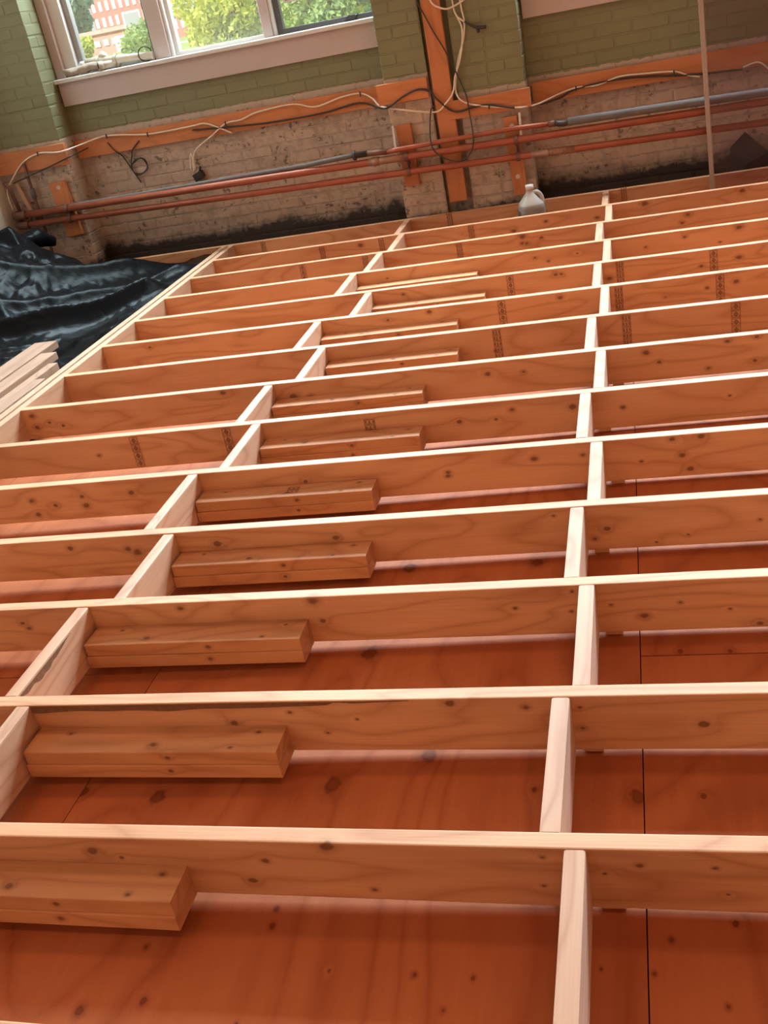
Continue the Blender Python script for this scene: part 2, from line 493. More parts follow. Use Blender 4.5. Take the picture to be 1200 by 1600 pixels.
floor = wbox('floor', (-4.1, -12.0, -0.36), (9.2, 6.3, -0.245), M['room_wall'])
tag(floor, kind='structure')
SEAM = 0.092
sheet_specs = []
for k in range(-4, 5):
    x0 = SEAM + k * 1.252
    x1 = x0 + 1.2495
    ys = [-4.9, -3.73, -1.29, 1.148, 3.588, 5.70] if k % 2 == 0 else [-4.9, -2.51, -0.07, 2.37, 4.81, 5.70]
    for a, c in zip(ys[:-1], ys[1:]):
        xa, xb = max(x0, -4.08), min(x1, 5.15)
        if xb - xa < 0.05: continue
        sheet_specs.append((xa, xb, a + 0.002, c - 0.002))
for (xa, xb, ya, yb) in sheet_specs:
    cx, cy = (xa + xb) / 2, (ya + yb) / 2
    zt = zf(cx)
    ks = []
    for (kx, ky, kr) in PLYK:
        if xa < kx < xb and ya < ky < yb:
            # local X of the sheet runs on world Y, local Y on world -X
            ks.append((ky - cy, -(kx - cx), 0.0 + zf(kx) - zt, kr))
    mat = wood('plywood', PLY_L, PLY_D, ks, rough=0.6, stretch=(0.8, 2.6, 2.6), ring=0.8, pin=0.18, ring_w=11.0, sheen=0.0, spec=0.12, heart_f=0.75, heart_c=0.72)
    bm = bmesh.new()
    Lh, Wh = (yb - ya) / 2, (xb - xa) / 2
    top, bot = [], []
    for lx, ly in ((-Lh, -Wh), (Lh, -Wh), (Lh, Wh), (-Lh, Wh)):
        wx = cx - ly
        top.append(bm.verts.new((lx, ly, zf(wx) - zt)))
        bot.append(bm.verts.new((lx, ly, zf(wx) - zt - 0.018)))
    bm.faces.new(top); bm.faces.new(bot[::-1])
    for i in range(4):
        j = (i + 1) % 4
        bm.faces.new((bot[i], bot[j], top[j], top[i]))
    bmesh.ops.recalc_face_normals(bm, faces=bm.faces[:])
    o = link('plywood_sheet', bm_mesh(bm, 'plywood_sheet'), mat, None, (cx, cy, zt), (0, 0, PI / 2))
    o.parent = floor
    o.matrix_parent_inverse = Matrix.Translation(floor.location).inverted()

# brick meshes, shared
BRK = {}


def brick_mesh(lx, ly, lz, var):
    key = (round(lx, 3), round(ly, 3), var)
    if key in BRK: return BRK[key]
    bm = bmesh.new()
    add_box(bm, (0, 0, 0), (lx, ly, lz))
    bmesh.ops.bevel(bm, geom=bm.edges[:], offset=0.003, segments=1, affect='EDGES')
    r = random.Random(hash(key) & 0xffff)
    for v in bm.verts:
        v.co.x += r.uniform(-1, 1) * 0.0018
        v.co.z += r.uniform(-1, 1) * 0.0015
        v.co.y += r.uniform(-1, 1) * 0.0010
    me = bm_mesh(bm, 'brick')
    me.materials.append(M['brick'])
    BRK[key] = me
    return me


BH = COURSE - 0.0095


def add_brick(parent, x0, x1, y0, y1, row):
    lx, ly = x1 - x0, y1 - y0
    if lx < 0.03: return
    me = brick_mesh(lx, ly, BH, random.randrange(3))
    z = ZOFF + (row + 0.5) * COURSE
    o = link('brick', me, None, None, ((x0 + x1) / 2 , (y0 + y1) / 2 + random.uniform(-0.0015, 0.0015), z + random.uniform(-0.001, 0.001)),
             (0, random.uniform(-0.006, 0.006), 0))
    o.parent = parent
    o.matrix_parent_inverse = Matrix.Translation(parent.location).inverted()


def brick_field(parent, x0, x1, yface, rows, depth=0.06, mirror=False):
    J = 0.0095
    for r in rows:
        x = x0
        first = 0.205 if r % 2 == 0 else 0.098
        n = 0
        while x < x1 - 0.02:
            L_ = first if n == 0 else 0.205
            e = min(x + L_, x1)
            if x1 - e < 0.04: e = x1
            add_brick(parent, x, e, yface, yface + depth, r)
            x = e + J
            n += 1


# left pier, middle pier, right pier, and the recessed panels between them
XL0, XL1 = -4.1, -3.57
XM0, XM1 = -1.31, -0.46
XR0, XR1 = 1.80, 2.65
CH0, CH1 = -1.035, -0.865    # chase cut for the timber post
CHY = 5.80
SL = 0.0024


def pier(name, x0, x1, chase=None):
    bm = bmesh.new()
    if chase:
        a, c = chase
        add_box(bm, ((x0 + SL + a) / 2, (YP + SL + 6.3) / 2, 2.05), (a - x0 - SL, 6.3 - YP - SL, 4.7))
        add_box(bm, ((c + x1 - SL) / 2, (YP + SL + 6.3) / 2, 2.05), (x1 - SL - c, 6.3 - YP - SL, 4.7))
        add_box(bm, ((a + c) / 2, (CHY + 6.3) / 2, 2.05), (c - a, 6.3 - CHY, 4.7))
    else:
        add_box(bm, ((x0 + x1) / 2, (YP + SL + 6.3) / 2, 2.05), (x1 - x0 - 2 * SL, 6.3 - YP - SL, 4.7))
    o = link(name, bm_mesh(bm, name), M['mortar'])
    tag(o, kind='structure')
    return o


pl = pier('trim_1', XL0, XL1)
for r in range(-1, 28):
    # stretcher/half corner bricks so that the return of the pier is bonded
    if r % 2 == 0:
        add_brick(pl, -3.775, XL1, YP, YP + 0.098, r)
        add_brick(pl, -3.668, XL1, YP + 0.1075, YP + 0.21, r)
        xs = [-4.1, -3.999, -3.785]
    else:
        add_brick(pl, -3.668, XL1, YP, YP + 0.203, r)
        xs = [-4.1, -3.8925, -3.678]
    for a, c in zip(xs[:-1], xs[1:]):
        add_brick(pl, a, c - 0.0095 if c != xs[-1] else c, YP, YP + 0.06, r)
pm = pier('trim_2', XM0, XM1, (CH0, CH1))
for r in range(-1, 22):
    if r % 2 == 0:
        segs = [(XM0, -1.105, 0.06), (-1.0955, CH0 - 0.004, 0.06), (CH1 + 0.004, -0.78, 0.06), (-0.7705, -0.675, 0.06), (-0.6655, XM1, 0.098)]
    else:
        segs = [(XM0, -1.212, 0.06), (-1.2025, CH0 - 0.004, 0.06), (CH1 + 0.004, -0.675, 0.06), (-0.6655, -0.568, 0.06), (-0.5585, XM1, 0.2)]
    for a, c, d in segs:
        add_brick(pm, a, c, YP, YP + d, r)
    if r % 2 == 0:
        add_brick(pm, -0.56, XM1, YP + 0.1075, YP + 0.21, r)
pr = pier('trim_3', XR0, XR1)
tag(pr, kind='structure')

ZS = 1.165
wb = wbox('wall_back', (XL1 - 0.02, YB + SL, -0.30), (XM0 + 0.02, 6.3, ZS - 0.002), M['mortar'])
tag(wb, kind='structure')
brick_field(wb, XL1, XM0, YB, range(-1, 15))
wb2 = wbox('wall_back.001', (XM1 - 0.02, YB + SL, -0.30), (XR0 + 0.02, 6.3, ZS - 0.002), M['mortar'])
tag(wb2, kind='structure')
brick_field(wb2, XM1, XR0, YB, range(-1, 14))
wb3 = wbox('wall_back.002', (XR1 - 0.02, YB, -0.30), (9.2, 6.3, ZS - 0.002), M['brick'])
tag(wb3, kind='structure')
head = wbox('wall_back.003', (-4.1, 5.96, 4.0), (9.2, 6.3, 4.4), M['brick'])
tag(head, kind='structure')
pend = wbox('trim_4', (4.9, YP, ZS), (9.2, 6.3, 4.0), M['brick'])
tag(pend, kind='structure')
for nm, lo, hi, mt in (('wall_left', (-4.3, -12.2, -0.36), (-4.1, 6.3, 4.4), 'cream_wall'),
                       ('wall_right', (9.2, -12.2, -0.36), (9.4, 6.3, 4.4), 'room_wall'),
                       ('wall_front', (-4.3, -12.2, -0.36), (9.4, -12.0, 4.4), 'room_wall'),
                       ('ceiling', (-4.3, -12.2, 4.4), (9.4, 6.3, 4.6), 'ceiling')):
    tag(wbox(nm, lo, hi, M[mt]), kind='structure')
# made-up boxes above the added fill lights, out of the frame
for i, (lx, ly) in enumerate([(a, c) for a in (-2.2, 1.2, 4.0) for c in (-3.6, -0.6, 2.4)]):
    f = wbox('fill_light_box', (lx - 0.68, ly - 0.28, 4.30), (lx + 0.68, ly + 0.28, 4.40), M['white_frame'], None, 0.01)
    tag(f, f'added white box for a fill light, {["left", "middle", "right"][i // 3]} column, {["rear", "middle", "front"][i % 3]} row, overhead out of frame', 'ceiling light', 'added fill light boxes')


# ------------------------------------------------------------------ windows
def window(name, x0, x1, mull, full=True):
    w = empty(name, (x0, YB, ZS))
    tag(w, kind='structure')
    inv = Matrix.Translation(w.location).inverted()

    def part(nm, lo, hi, mat, bev=0.002, parent=None):
        o = wbox(nm, lo, hi, M[mat], None, bev)
        o.parent = parent or w
        o.matrix_parent_inverse = (Matrix.Translation((parent or w).location) if parent is None else (Matrix.Translation(w.location).inverted() @ Matrix.Translation(w.location))).inverted() if parent is None else inv
        return o
    T = 4.0
    part('apron', (x0 + 0.012, 5.925, 1.022), (x1 - 0.012, YB + 0.004, ZS), 'white_trim')
    part('stool', (x0 + 0.002, 5.895, ZS), (x1 - 0.002, 6.14, ZS + 0.028), 'white_frame', 0.004)
    zs = ZS + 0.028
    part('jamb', (x0 + 0.002, 5.955, zs), (x0 + 0.065, 6.14, T), 'white_trim')
    part('jamb', (x0 + 0.065, 5.99, zs), (x0 + 0.15, 6.14, T), 'white_frame')
    part('jamb', (x1 - 0.02, 5.99, zs), (x1 - 0.002, 6.14, T), 'white_frame')
    part('head', (x0 + 0.002, 5.97, T - 0.06), (x1 - 0.002, 6.14, T), 'white_frame')
    for a, c in mull:
        part('mullion', (a, 5.985, zs), (c, 6.14, T - 0.06), 'white_trim', 0.004)
        part('mullion_bead', (c, 6.0, zs), (c + 0.022, 6.14, T - 0.06), 'white_frame', 0.004)
    bays = []
    xs = [x0 + 0.15] + [v for a, c in mull for v in (a, c + 0.022)] + [x1 - 0.02]
    for i in range(0, len(xs), 2): bays.append((xs[i], xs[i + 1]))
    for i, (a, c) in enumerate(bays):
        s = 'grey_sash' if i == 0 else ('white_frame' if i == 1 else 'bronze')
        fw = 0.026 if i != 1 else 0.012
        fr = empty('sash', (a, 6.05, zs))
        fr.parent = w; fr.matrix_parent_inverse = inv

        def sp(nm, lo, hi, mat):
            o = wbox(nm, lo, hi, M[mat], None, 0.0015)
            o.parent = fr
            o.matrix_parent_inverse = Matrix.Translation((a, 6.05, zs)).inverted()
            return o
        sp('stile', (a, 6.03, zs), (a + fw + 0.014, 6.08, T - 0.06), s)
        sp('stile', (c - fw, 6.03, zs), (c, 6.08, T - 0.06), 'bronze' if i == 0 else s)
        sp('bottom_rail', (a + fw + 0.014, 6.03, zs), (c - fw, 6.08, zs + (0.03 if i != 1 else 0.022)), s)
        sp('top_rail', (a + fw + 0.014, 6.03, T - 0.10), (c - fw, 6.08, T - 0.06), s)
        sp('pane', (a + fw, 6.052, zs + 0.02), (c - fw, 6.057, T - 0.08), 'glass')
    return w


w1 = window('window_1', XL1, XM0, [(-2.845, -2.735), (-2.082, -2.02)])
w2 = window('window_2', XM1, XR0, [(0.27, 0.38), (1.03, 1.12)])
w3 = window('window_3', XR1, 4.9, [(3.37, 3.48), (4.13, 4.22)])


def reparent(o, p):
    o.parent = p
    o.matrix_parent_inverse = Matrix.Translation(p.location).inverted()
    return o


# crank handle on the right sash
bm = bmesh.new()
add_box(bm, (0, 0, 0.006), (0.085, 0.03, 0.012))
add_tube(bm, [(-0.03, -0.01, 0.012), (-0.005, -0.02, 0.032), (0.035, -0.02, 0.022)], 0.007, 8)
add_tube(bm, [(0.03, 0, 0.01), (0.05, -0.01, 0.03)], 0.008, 8)
cr = link('crank_handle', bm_mesh(bm, 'crank_handle'), M['iron'], None, (-1.50, 5.99, ZS + 0.028))
reparent(cr, w1)
tag(cr, 'dark metal crank handle')
st = wbox('glass_sticker', (-1.93, 6.049, 1.365), (-1.79, 6.0515, 1.47), M['white_plastic'])
reparent(st, w1)
st2 = wbox('sticker_print', (-1.915, 6.048, 1.378), (-1.805, 6.0491, 1.47), M['grey_pipe'])
reparent(st2, w1)
tag(st2, 'grey printed area of the white sticker')

# ------------------------------------------------------------------ floor framing
JY = {1: .4064, 2: .8092, 3: 1.2268, 4: 1.6195, 5: 2.0328, 6: 2.4354, 7: 2.8428, 8: 3.2498, 9: 3.657, 10: 4.0609, 11: 4.4716, 12: 4.8773, 13: 5.2879, 14: 5.6896, 0: -0.013, -1: -0.41, -2: -0.82}
T = 0.0375
H = 0.1392
KN = {1: [(-0.939, -0.035, 0.0127), (-0.882, -0.05, 0.0056), (-0.457, -0.008, 0.0134), (-0.623, -0.1, 0.0105), (-0.585, -0.048, 0.0077), (-0.03, -0.022, 0.0043), (-0.073, -0.022, 0.0044), (-0.078, -0.09, 0.0044), (0.028, -0.056, 0.0043), (0.087, -0.036, 0.0062), (0.207, -0.037, 0.005), (0.225, -0.097, 0.004), (-0.388, -0.114, 0.0061)],
      2: [(-0.293, -0.012, 0.0122), (-0.135, -0.026, 0.0079), (-0.025, -0.028, 0.0051), (-0.025, -0.082, 0.0052), (0.214, -0.074, 0.0122), (-0.653, -0.031, 0.006), (-0.578, -0.089, 0.0044), (-0.503, -0.052, 0.0043), (-0.791, -0.059, 0.0108)],
      3: [(0.104, -0.095, 0.0103), (0.189, -0.061, 0.0043), (0.299, -0.084, 0.0042), (0.364, -0.128, 0.0084), (0.03, -0.06, 0.0045), (-0.199, -0.058, 0.0062), (-0.058, -0.018, 0.006), (-0.064, -0.074, 0.0046), (-0.711, -0.012, 0.0137), (-0.697, -0.074, 0.0086), (-1.574, -0.044, 0.0081), (-1.56, -0.062, 0.0081), (-1.084, -0.018, 0.0092)],
      4: [(0.142, -0.124, 0.005), (0.014, -0.073, 0.0102), (0.408, -0.073, 0.0048), (0.225, -0.106, 0.0049), (-0.02, -0.103, 0.0069), (-0.125, -0.023, 0.0052), (-1.43, -0.046, 0.0121), (-1.401, -0.059, 0.0155), (-1.626, -0.031, 0.0111), (-0.756, -0.05, 0.0116), (-1.13, -0.047, 0.0145)],
      5: [(0.289, -0.010, 0.0127), (0.205, -0.012, 0.010), (0.231, -0.068, 0.0111), (0.252, -0.115, 0.0111), (-0.21, -0.042, 0.0099), (0.111, -0.079, 0.0057), (-0.061, -0.042, 0.0058), (-1.805, -0.052, 0.01), (-1.8, -0.088, 0.0125), (-2.003, -0.11, 0.0129), (-1.921, -0.079, 0.0102), (-2.008, -0.054, 0.0102), (-1.611, -0.052, 0.0126), (-0.488, -0.066, 0.0083), (-0.49, -0.079, 0.0083), (-0.97, -0.059, 0.0091)],
      6: [(-0.109, -0.046, 0.0141), (0.057, -0.065, 0.0085), (-0.507, -0.065, 0.0114), (-0.317, -0.037, 0.0089), (-1.943, -0.072, 0.0082), (-0.377, -0.068, 0.0067), (0.402, -0.058, 0.006)],
      7: [(0.143, -0.028, 0.0115), (0.188, -0.07, 0.0092), (0.431, -0.016, 0.0088), (0.531, -0.01, 0.0087), (0.523, -0.1, 0.0088), (0.361, -0.112, 0.0068), (-1.18, -0.069, 0.0108), (-1.251, -0.062, 0.0168), (-2.388, -0.067, 0.0093), (-2.326, -0.088, 0.0092), (-0.911, -0.075, 0.0105), (-0.451, -0.048, 0.0124), (-0.313, -0.054, 0.0073), (-1.55, -0.014, 0.013), (-2.46, -0.03, 0.013), (-2.455, -0.085, 0.013)],
      8: [(-0.47, -0.10, 0.007)],
      9: [(-0.214, -0.025, 0.0113), (0.532, -0.046, 0.0121), (0.414, -0.059, 0.008), (0.239, -0.078, 0.0054), (-0.814, -0.018, 0.012), (-1.015, -0.034, 0.0082), (-2.25, -0.03, 0.01)],
      10: [(0.582, -0.056, 0.0131), (0.415, -0.076, 0.0105), (-0.257, -0.029, 0.0112), (-0.007, -0.08, 0.013), (-0.23, -0.03, 0.0091), (-1.017, -0.033, 0.0098)],
      11: [(-0.171, -0.046, 0.0065), (-0.321, -0.067, 0.0066), (0.621, -0.02, 0.0151), (0.171, -0.059, 0.0063), (0.362, -0.033, 0.0093), (0.529, -0.081, 0.0061), (-0.388, -0.041, 0.0066), (-1.188, -0.048, 0.0071)],
      12: [(-0.486, -0.018, 0.0167), (-0.49, -0.054, 0.0107), (-0.466, -0.057, 0.0106), (-0.382, -0.036, 0.0105), (0.4, -0.019, 0.0132), (0.368, -0.059, 0.0112)],
      13: [(-0.384, -0.043, 0.0112), (-0.577, -0.073, 0.0142), (0.182, -0.02, 0.0194), (0.714, -0.024, 0.0161), (-0.089, -0.062, 0.011), (-1.525, -0.031, 0.0163)]}
RIMX = -2.508
JX1 = 2.9

ordinal = ['zeroth', 'first', 'second', 'third', 'fourth', 'fifth', 'sixth', 'seventh']
JL = {0: 'pine floor joist showing only a sliver of its top at the bottom left corner',
      1: 'nearest full pine floor joist, oval knots along its top edge',
      2: 'pine floor joist second from the camera, dark bark strip under its top edge',
      3: 'pine floor joist third from the camera, small knots right of the blocking',
      4: 'pine floor joist fourth from the camera with swirling grain at its left end',
      5: 'pine floor joist fifth from the camera with scattered dark knots at far left',
      6: 'pine floor joist sixth from the camera bearing three dark ink stamps on its left half',
      7: 'pine floor joist seventh from the camera, nearest one meeting the rim in view',
      8: '',
      9: '',
      10: 'pine floor joist', 11: 'pine floor joist', 12: 'pine floor joist', 13: 'pine floor joist'}
JL[8] = 'floor joist seventh from the brick wall, ink stamps flanking the right blocking row'
JL[9] = 'floor joist sixth from the brick wall, ink stamp between the two blocking rows'
JL[10] = 'floor joist fifth from the brick wall, stamped with diamonds near the right edge'
JL[11] = 'floor joist fourth from the brick wall, unstamped, slanting dark knot at far right'
JL[12] = 'floor joist third from the brick wall, knots left of the right blocking row'
JL[13] = 'floor joist second from the brick wall, in front of the plastic jug'
JL[14] = 'dull shaded joist set against the foot of the brick wall, behind the jug'


def joist(k, x0, x1, mat=None, name='floor_joist'):
    cx = (x0 + x1) / 2
    y = JY[k] + T / 2
    kn = [(a - cx, -T / 2, z + H / 2, r) for (a, z, r) in KN.get(k, [])]
    mt = wood('joist_pine', PINE_L, PINE_D, kn, pin=0.25 if kn else 0.4, ring=0.8)
    o = link(name, board_mesh(name, x1 - x0, T, H, 0.0035, 0.0009, 24, k + 3), mt, None, (cx, y, -H / 2))
    return o


joists = {}
for k in range(-2, 14):
    o = joist(k, RIMX, JX1)
    if k < 0:
        tag(o, 'pine floor joist ' + ('nearer' if k == -1 else 'farther') + ' one of two behind the camera', 'joist', 'pine floor joists')
    else:
        tag(o, JL[k], 'joist', 'pine floor joists')
    joists[k] = o
# the joist against the wall runs on to the left, past the rim
o = joist(14, -4.05, JX1)
tag(o, JL[14], 'joist', 'pine floor joists')
joists[14] = o

# rim: two boards on edge, parallel, a narrow gap between them
RY1 = 5.685
RY0 = -0.85
for xc, lab in ((RIMX - T / 2, 'inner rim board along the left end of the joists, pale top edge'),
                (RIMX - T * 1.5 - 0.014, 'outer rim board doubled against the inner one, beside the black plastic and lumber')):
    L_ = RY1 - RY0
    b_ = link('rim_joist', board_mesh('rim_joist', L_, T, H, 0.0035, 0.001, 24, 41), M['pine_pale'], None,
              (xc, (RY0 + RY1) / 2, -H / 2), (0, 0, PI / 2))
    tag(b_, lab, 'joist')


# grade stamps: flat ink print, a column of boxed diamonds
def stamp_mesh(h, w=0.034, cells=4, kind=0, dense=False):
    bm = bmesh.new()

    def quad(ax, az, cx_, cz_):
        vs = [bm.verts.new((x_, 0, z_)) for x_, z_ in ((ax, az), (cx_, az), (cx_, cz_), (ax, cz_))]
        bm.faces.new(vs)
    t = 0.0017
    ch = h / cells
    for i in range(cells):
        z0 = -h / 2 + i * ch + 0.0015
        z1 = z0 + ch - 0.003
        for a in ((-w / 2, z0, w / 2, z0 + t), (-w / 2, z1 - t, w / 2, z1), (-w / 2, z0, -w / 2 + t, z1), (w / 2 - t, z0, w / 2, z1)):
            quad(*a)
        zc = (z0 + z1) / 2
        if kind == 0:
            R, r = 0.0115, 0.006
            for s in range(4):
                a0, a1 = PI / 2 * s, PI / 2 * (s + 1)
                p = [(math.cos(a0) * R * 0.85, math.sin(a0) * R), (math.cos(a1) * R * 0.85, math.sin(a1) * R),
                     (math.cos(a1) * r * 0.85, math.sin(a1) * r), (math.cos(a0) * r * 0.85, math.sin(a0) * r)]
                bm.faces.new([bm.verts.new((q[0], 0, zc + q[1])) for q in p])
            quad(-0.002, zc - 0.003, 0.002, zc + 0.003)
            for sx in (-1, 1):
                quad(sx * 0.013 - 0.0012, zc - 0.009, sx * 0.013 + 0.0012, zc - 0.003)
        else:
            for q in range(3):
                x_ = -w / 2 + 0.006 + q * (w - 0.012) / 2
                quad(x_ - 0.0022, z0 + 0.005, x_ + 0.0022, z1 - 0.005)
            quad(-w / 2 + 0.009, z0 + 0.0028, w / 2 - 0.012, z0 + 0.0042)
    bm.normal_update()
    return bm_mesh(bm, 'grade_stamp')


ST_A = stamp_mesh(0.128, kind=0)
ST_B = stamp_mesh(0.128, kind=1, cells=5)
ST_C = stamp_mesh(0.045, w=0.04, kind=1, cells=2)
for m_ in (ST_A, ST_B, ST_C): m_.materials.append(M['ink'])
for k, x, z, me in [(13, -1.775, -0.07, ST_B), (12, -1.787, -0.07, ST_A), (13, -1.39, -0.07, ST_B), (12, -1.40, -0.07, ST_B), (13, -0.83, -0.07, ST_B),
                    (12, -0.845, -0.07, ST_B), (10, -0.478, -0.07, ST_A), (9, -0.478, -0.07, ST_A), (8, -0.457, -0.07, ST_B),
                    (10, 0.47, -0.07, ST_A), (9, 0.467, -0.07, ST_A), (8, 0.495, -0.07, ST_A), (10, 0.045, -0.07, ST_B), (9, 0.041, -0.07, ST_B),
                    (8, 0.073, -0.07, ST_B), (14, 0.066, -0.05, ST_B), (6, -1.777, -0.07, ST_A), (6, -1.39, -0.07, ST_A), (14, -2.62, -0.07, ST_B),
                    (6, -0.833, -0.045, ST_C), (14, -2.3, -0.07, ST_B), (14, -1.02, -0.05, ST_B)]:
    o = link('grade_stamp', me, None, None, (x, JY[k] - 0.0022, z))
    o.parent = joists[k]
    o.matrix_parent_inverse = Matrix.Translation(joists[k].location).inverted()
# strip of bark left on the second joist
bm = bmesh.new()
n = 60
prev = None
for i in range(n + 1):
    t_ = i / n
    x = -1.30 + t_ * 0.92
    d = 0.020 * (1 - t_ ** 3) * (0.8 + 0.35 * noise.noise(Vector((x * 9, 0, 0)))) * min(1, (1 - t_) * 6 + 0.05)
    if x > -0.55: d = 0.011 * max(0.1, noise.noise(Vector((x * 14, 3, 0))) + 0.6) * min(1, (1 - t_) * 5 + 0.05)
    a = bm.verts.new((x, 0, -0.003)); c = bm.verts.new((x, 0, -0.003 - max(d, 0.001)))
    if prev: bm.faces.new((prev[0], prev[1], c, a))
    prev = (a, c)
o = link('bark_strip', bm_mesh(bm, 'bark_strip'), M['bark'], None, (0, JY[2] - 0.0018, 0))
o.parent = joists[2]; o.matrix_parent_inverse = Matrix.Translation(joists[2].location).inverted()
tag(o, 'dark brown strip of bark')

# cross blocking between the joists
RBX = {14: -.060, 13: -.036, 12: -.080, 11: -.035, 10: -.074, 9: -.034, 8: -.081, 7: -.0375, 6: -.081, 5: -.035, 4: -.078, 3: -.0405, 2: -.080, 1: -.0355, 0: -.08}
LBX = {14: -1.279, 13: -1.239, 12: -1.29, 11: -1.353, 10: -1.175, 9: -1.338, 8: -1.208, 7: -1.328, 6: -1.246, 5: -1.344, 4: -1.26, 3: -1.352, 2: -1.296, 1: -1.34, 0: -1.28}
GAPN = {14: 'the wall joist and the next joist', 13: 'second and third joists from the brick wall', 12: 'third and fourth joists from the brick wall',
        11: 'fourth and fifth joists from the brick wall', 10: 'fifth and sixth joists from the brick wall', 9: 'sixth and seventh joists from the brick wall',
        8: 'seventh and eighth joists from the brick wall', 7: 'sixth and seventh joists from the camera', 6: 'fifth and sixth joists from the camera',
        5: 'fourth and fifth joists from the camera', 4: 'third and fourth joists from the camera', 3: 'second and third joists from the camera',
        2: 'the two nearest full joists', 1: 'the nearest full joist and the bottom edge'}
BLK_L = (0.62, 0.35, 0.215)
BLK_D = (0.48, 0.225, 0.12)
bmat = wood('blocking_pine', BLK_L, BLK_D, pin=0.22, ring=1.3, ring_w=11, sheen=0.16)
RSIDE = {}
for k in range(0, 15):
    y1 = JY[k]
    y0 = JY[k - 1] + T
    for side, X in (('right', RBX[k]), ('left', LBX[k])):
        xc = X + T / 2 if side == 'right' else X - T / 2
        L_ = y1 - y0 - 0.002
        me = board_mesh('blocking', L_, T, H, 0.0055, 0.0007, 4, k * 3 + (side == 'left'))
        o = link('blocking', me, bmat, None, (xc, (y0 + y1) / 2, -H / 2 - random.uniform(0.0005, 0.002)), (0, 0, PI / 2))
        if k == 0:
            tag(o, f'blocking between joists in the {side} row, below the photo', 'blocking', 'cross blocking')
        else:
            extra = {(3, 'left'): ', bark on its edge', (1, 'right'): ', round knot on top'}.get((k, side), '')
            tag(o, f'{side} row blocking between {GAPN[k]}{extra}', 'blocking', 'cross blocking')
        RSIDE[(k, side)] = o
# bark on one left block
bm = bmesh.new()
prev = None
for i in range(31):
    t_ = i / 30
    y = 0.855 + t_ * 0.26
    d = 0.022 * math.sin(PI * min(1, t_ * 0.9 + 0.12)) * (0.85 + 0.5 * noise.noise(Vector((y * 30, 0, 2))))
    a = bm.verts.new((0, y, -0.006)); c = bm.verts.new((0, y, -0.006 - max(d, 0.001)))
    if prev: bm.faces.new((prev[0], a, c, prev[1]))
    prev = (a, c)
o = link('bark_strip', bm_mesh(bm, 'bark_strip'), M['bark'], None, (LBX[3] + 0.0012, 0, 0))
bb = RSIDE[(3, 'left')]
o.parent = bb
o.matrix_parent_inverse = (Matrix.Translation(bb.location) @ Matrix.Rotation(PI / 2, 4, 'Z')).inverted()
tag(o, 'ragged strip of brown bark')

# pairs of short 2x4 offcuts laid flat against the front of each joist, right of the left blocking
PEND = {1: -0.748, 2: -0.668, 3: -0.735, 4: -0.650, 5: -0.724, 6: -0.64, 7: -0.70, 8: -0.62, 9: -0.68, 10: -0.60, 11: -0.69}
PADN = {1: 'in the bottom left bay, ink stamp on top', 2: 'against the second joist from the camera', 3: 'against the third joist from the camera',
        4: 'against the fourth joist from the camera', 5: 'against the fifth joist from the camera, stamp on it', 6: 'against the sixth joist from the camera',
        7: 'against the seventh joist from the camera', 8: 'against the seventh joist from the brick wall', 9: 'against the sixth joist from the brick wall',
        10: 'against the fifth joist from the brick wall', 11: 'against the fourth joist from the brick wall'}
pads = {}
for k in range(1, 12):
    x0 = LBX[k] + 0.003
    x1 = PEND[k]
    e = empty('stacked_pad', ((x0 + x1) / 2, JY[k] - 0.045, -H))
    tag(e, f'two short boards stacked flat {PADN[k]}', 'lumber', 'stacked pads beside the left blocking row')
    pk = [(-0.13 + 0.07 * (k % 3), -0.02, 0.018, 0.010), (0.2, -0.03, 0.018, 0.006), (-0.22, 0.02, 0.018, 0.006), (0.25, 0.02, 0.018, 0.007), (0.05, -0.0445, 0.002, 0.008)]
    pmat = wood('pad_pine', (0.60, 0.28, 0.125), (0.40, 0.155, 0.06), pk, pin=0.35, sheen=0.08, spec=0.35)
    for i in range(2):
        L_ = x1 - x0 - (0.004 if i else 0.0)
        o = link('plank', board_mesh('plank', L_, 0.089, 0.0365, 0.0035, 0.0006, 6, k * 2 + i), pmat, e, (0.002 * i, 0.002 * i, 0.0183 + 0.0367 * i))
    pads[k] = e
o = link('grade_stamp', ST_C, None, pads[1], (-0.235, 0.0, 0.0368 * 2 + 0.0008), (-PI / 2, 0, 0.0))
o = link('grade_stamp', ST_C, None, pads[5], (0.03, 0.0, 0.0368 * 2 + 0.0008), (-PI / 2, 0, 0))

# shims that level the joists on the plywood
sh_me = {}
for k in range(0, 15):
    xs_ = [RBX[k] + T + 0.035]
    for xi, x in enumerate(xs_):
        zt = zf(x)
        h = -H - zt - 0.0015
        o = link('shim', box_mesh('shim', (0.04, 0.026, h), 0.001), M['pine'], None, (x, JY[k] + 0.024, zt + h / 2))
        tag(o, ('thin wooden shim under the ' + (['sliver of joist at the bottom', 'first', 'second', 'third', 'fourth', 'fifth', 'sixth', 'seventh'][k] + ' joist from the camera' if k < 8 else ['seventh', 'sixth', 'fifth', 'fourth', 'third', 'second', 'nearest'][k - 8] + ' joist to the brick wall')), 'shim', 'shims under the joists')

# a loose offcut in the farthest left bay
o = link('loose_board', board_mesh('loose_board', 0.62, 0.089, 0.0375, 0.003, 0.0005, 4, 77), M['pine_pale'], None, (-2.12, 5.60, -H + 0.088 - 0.05), (0.0, 0, 0))
o.location = (-2.12, 5.62, zf(-2.12) + 0.019 + 0.0)
tag(o, 'pale short board lying in the last bay at the foot of the brick wall', 'board')

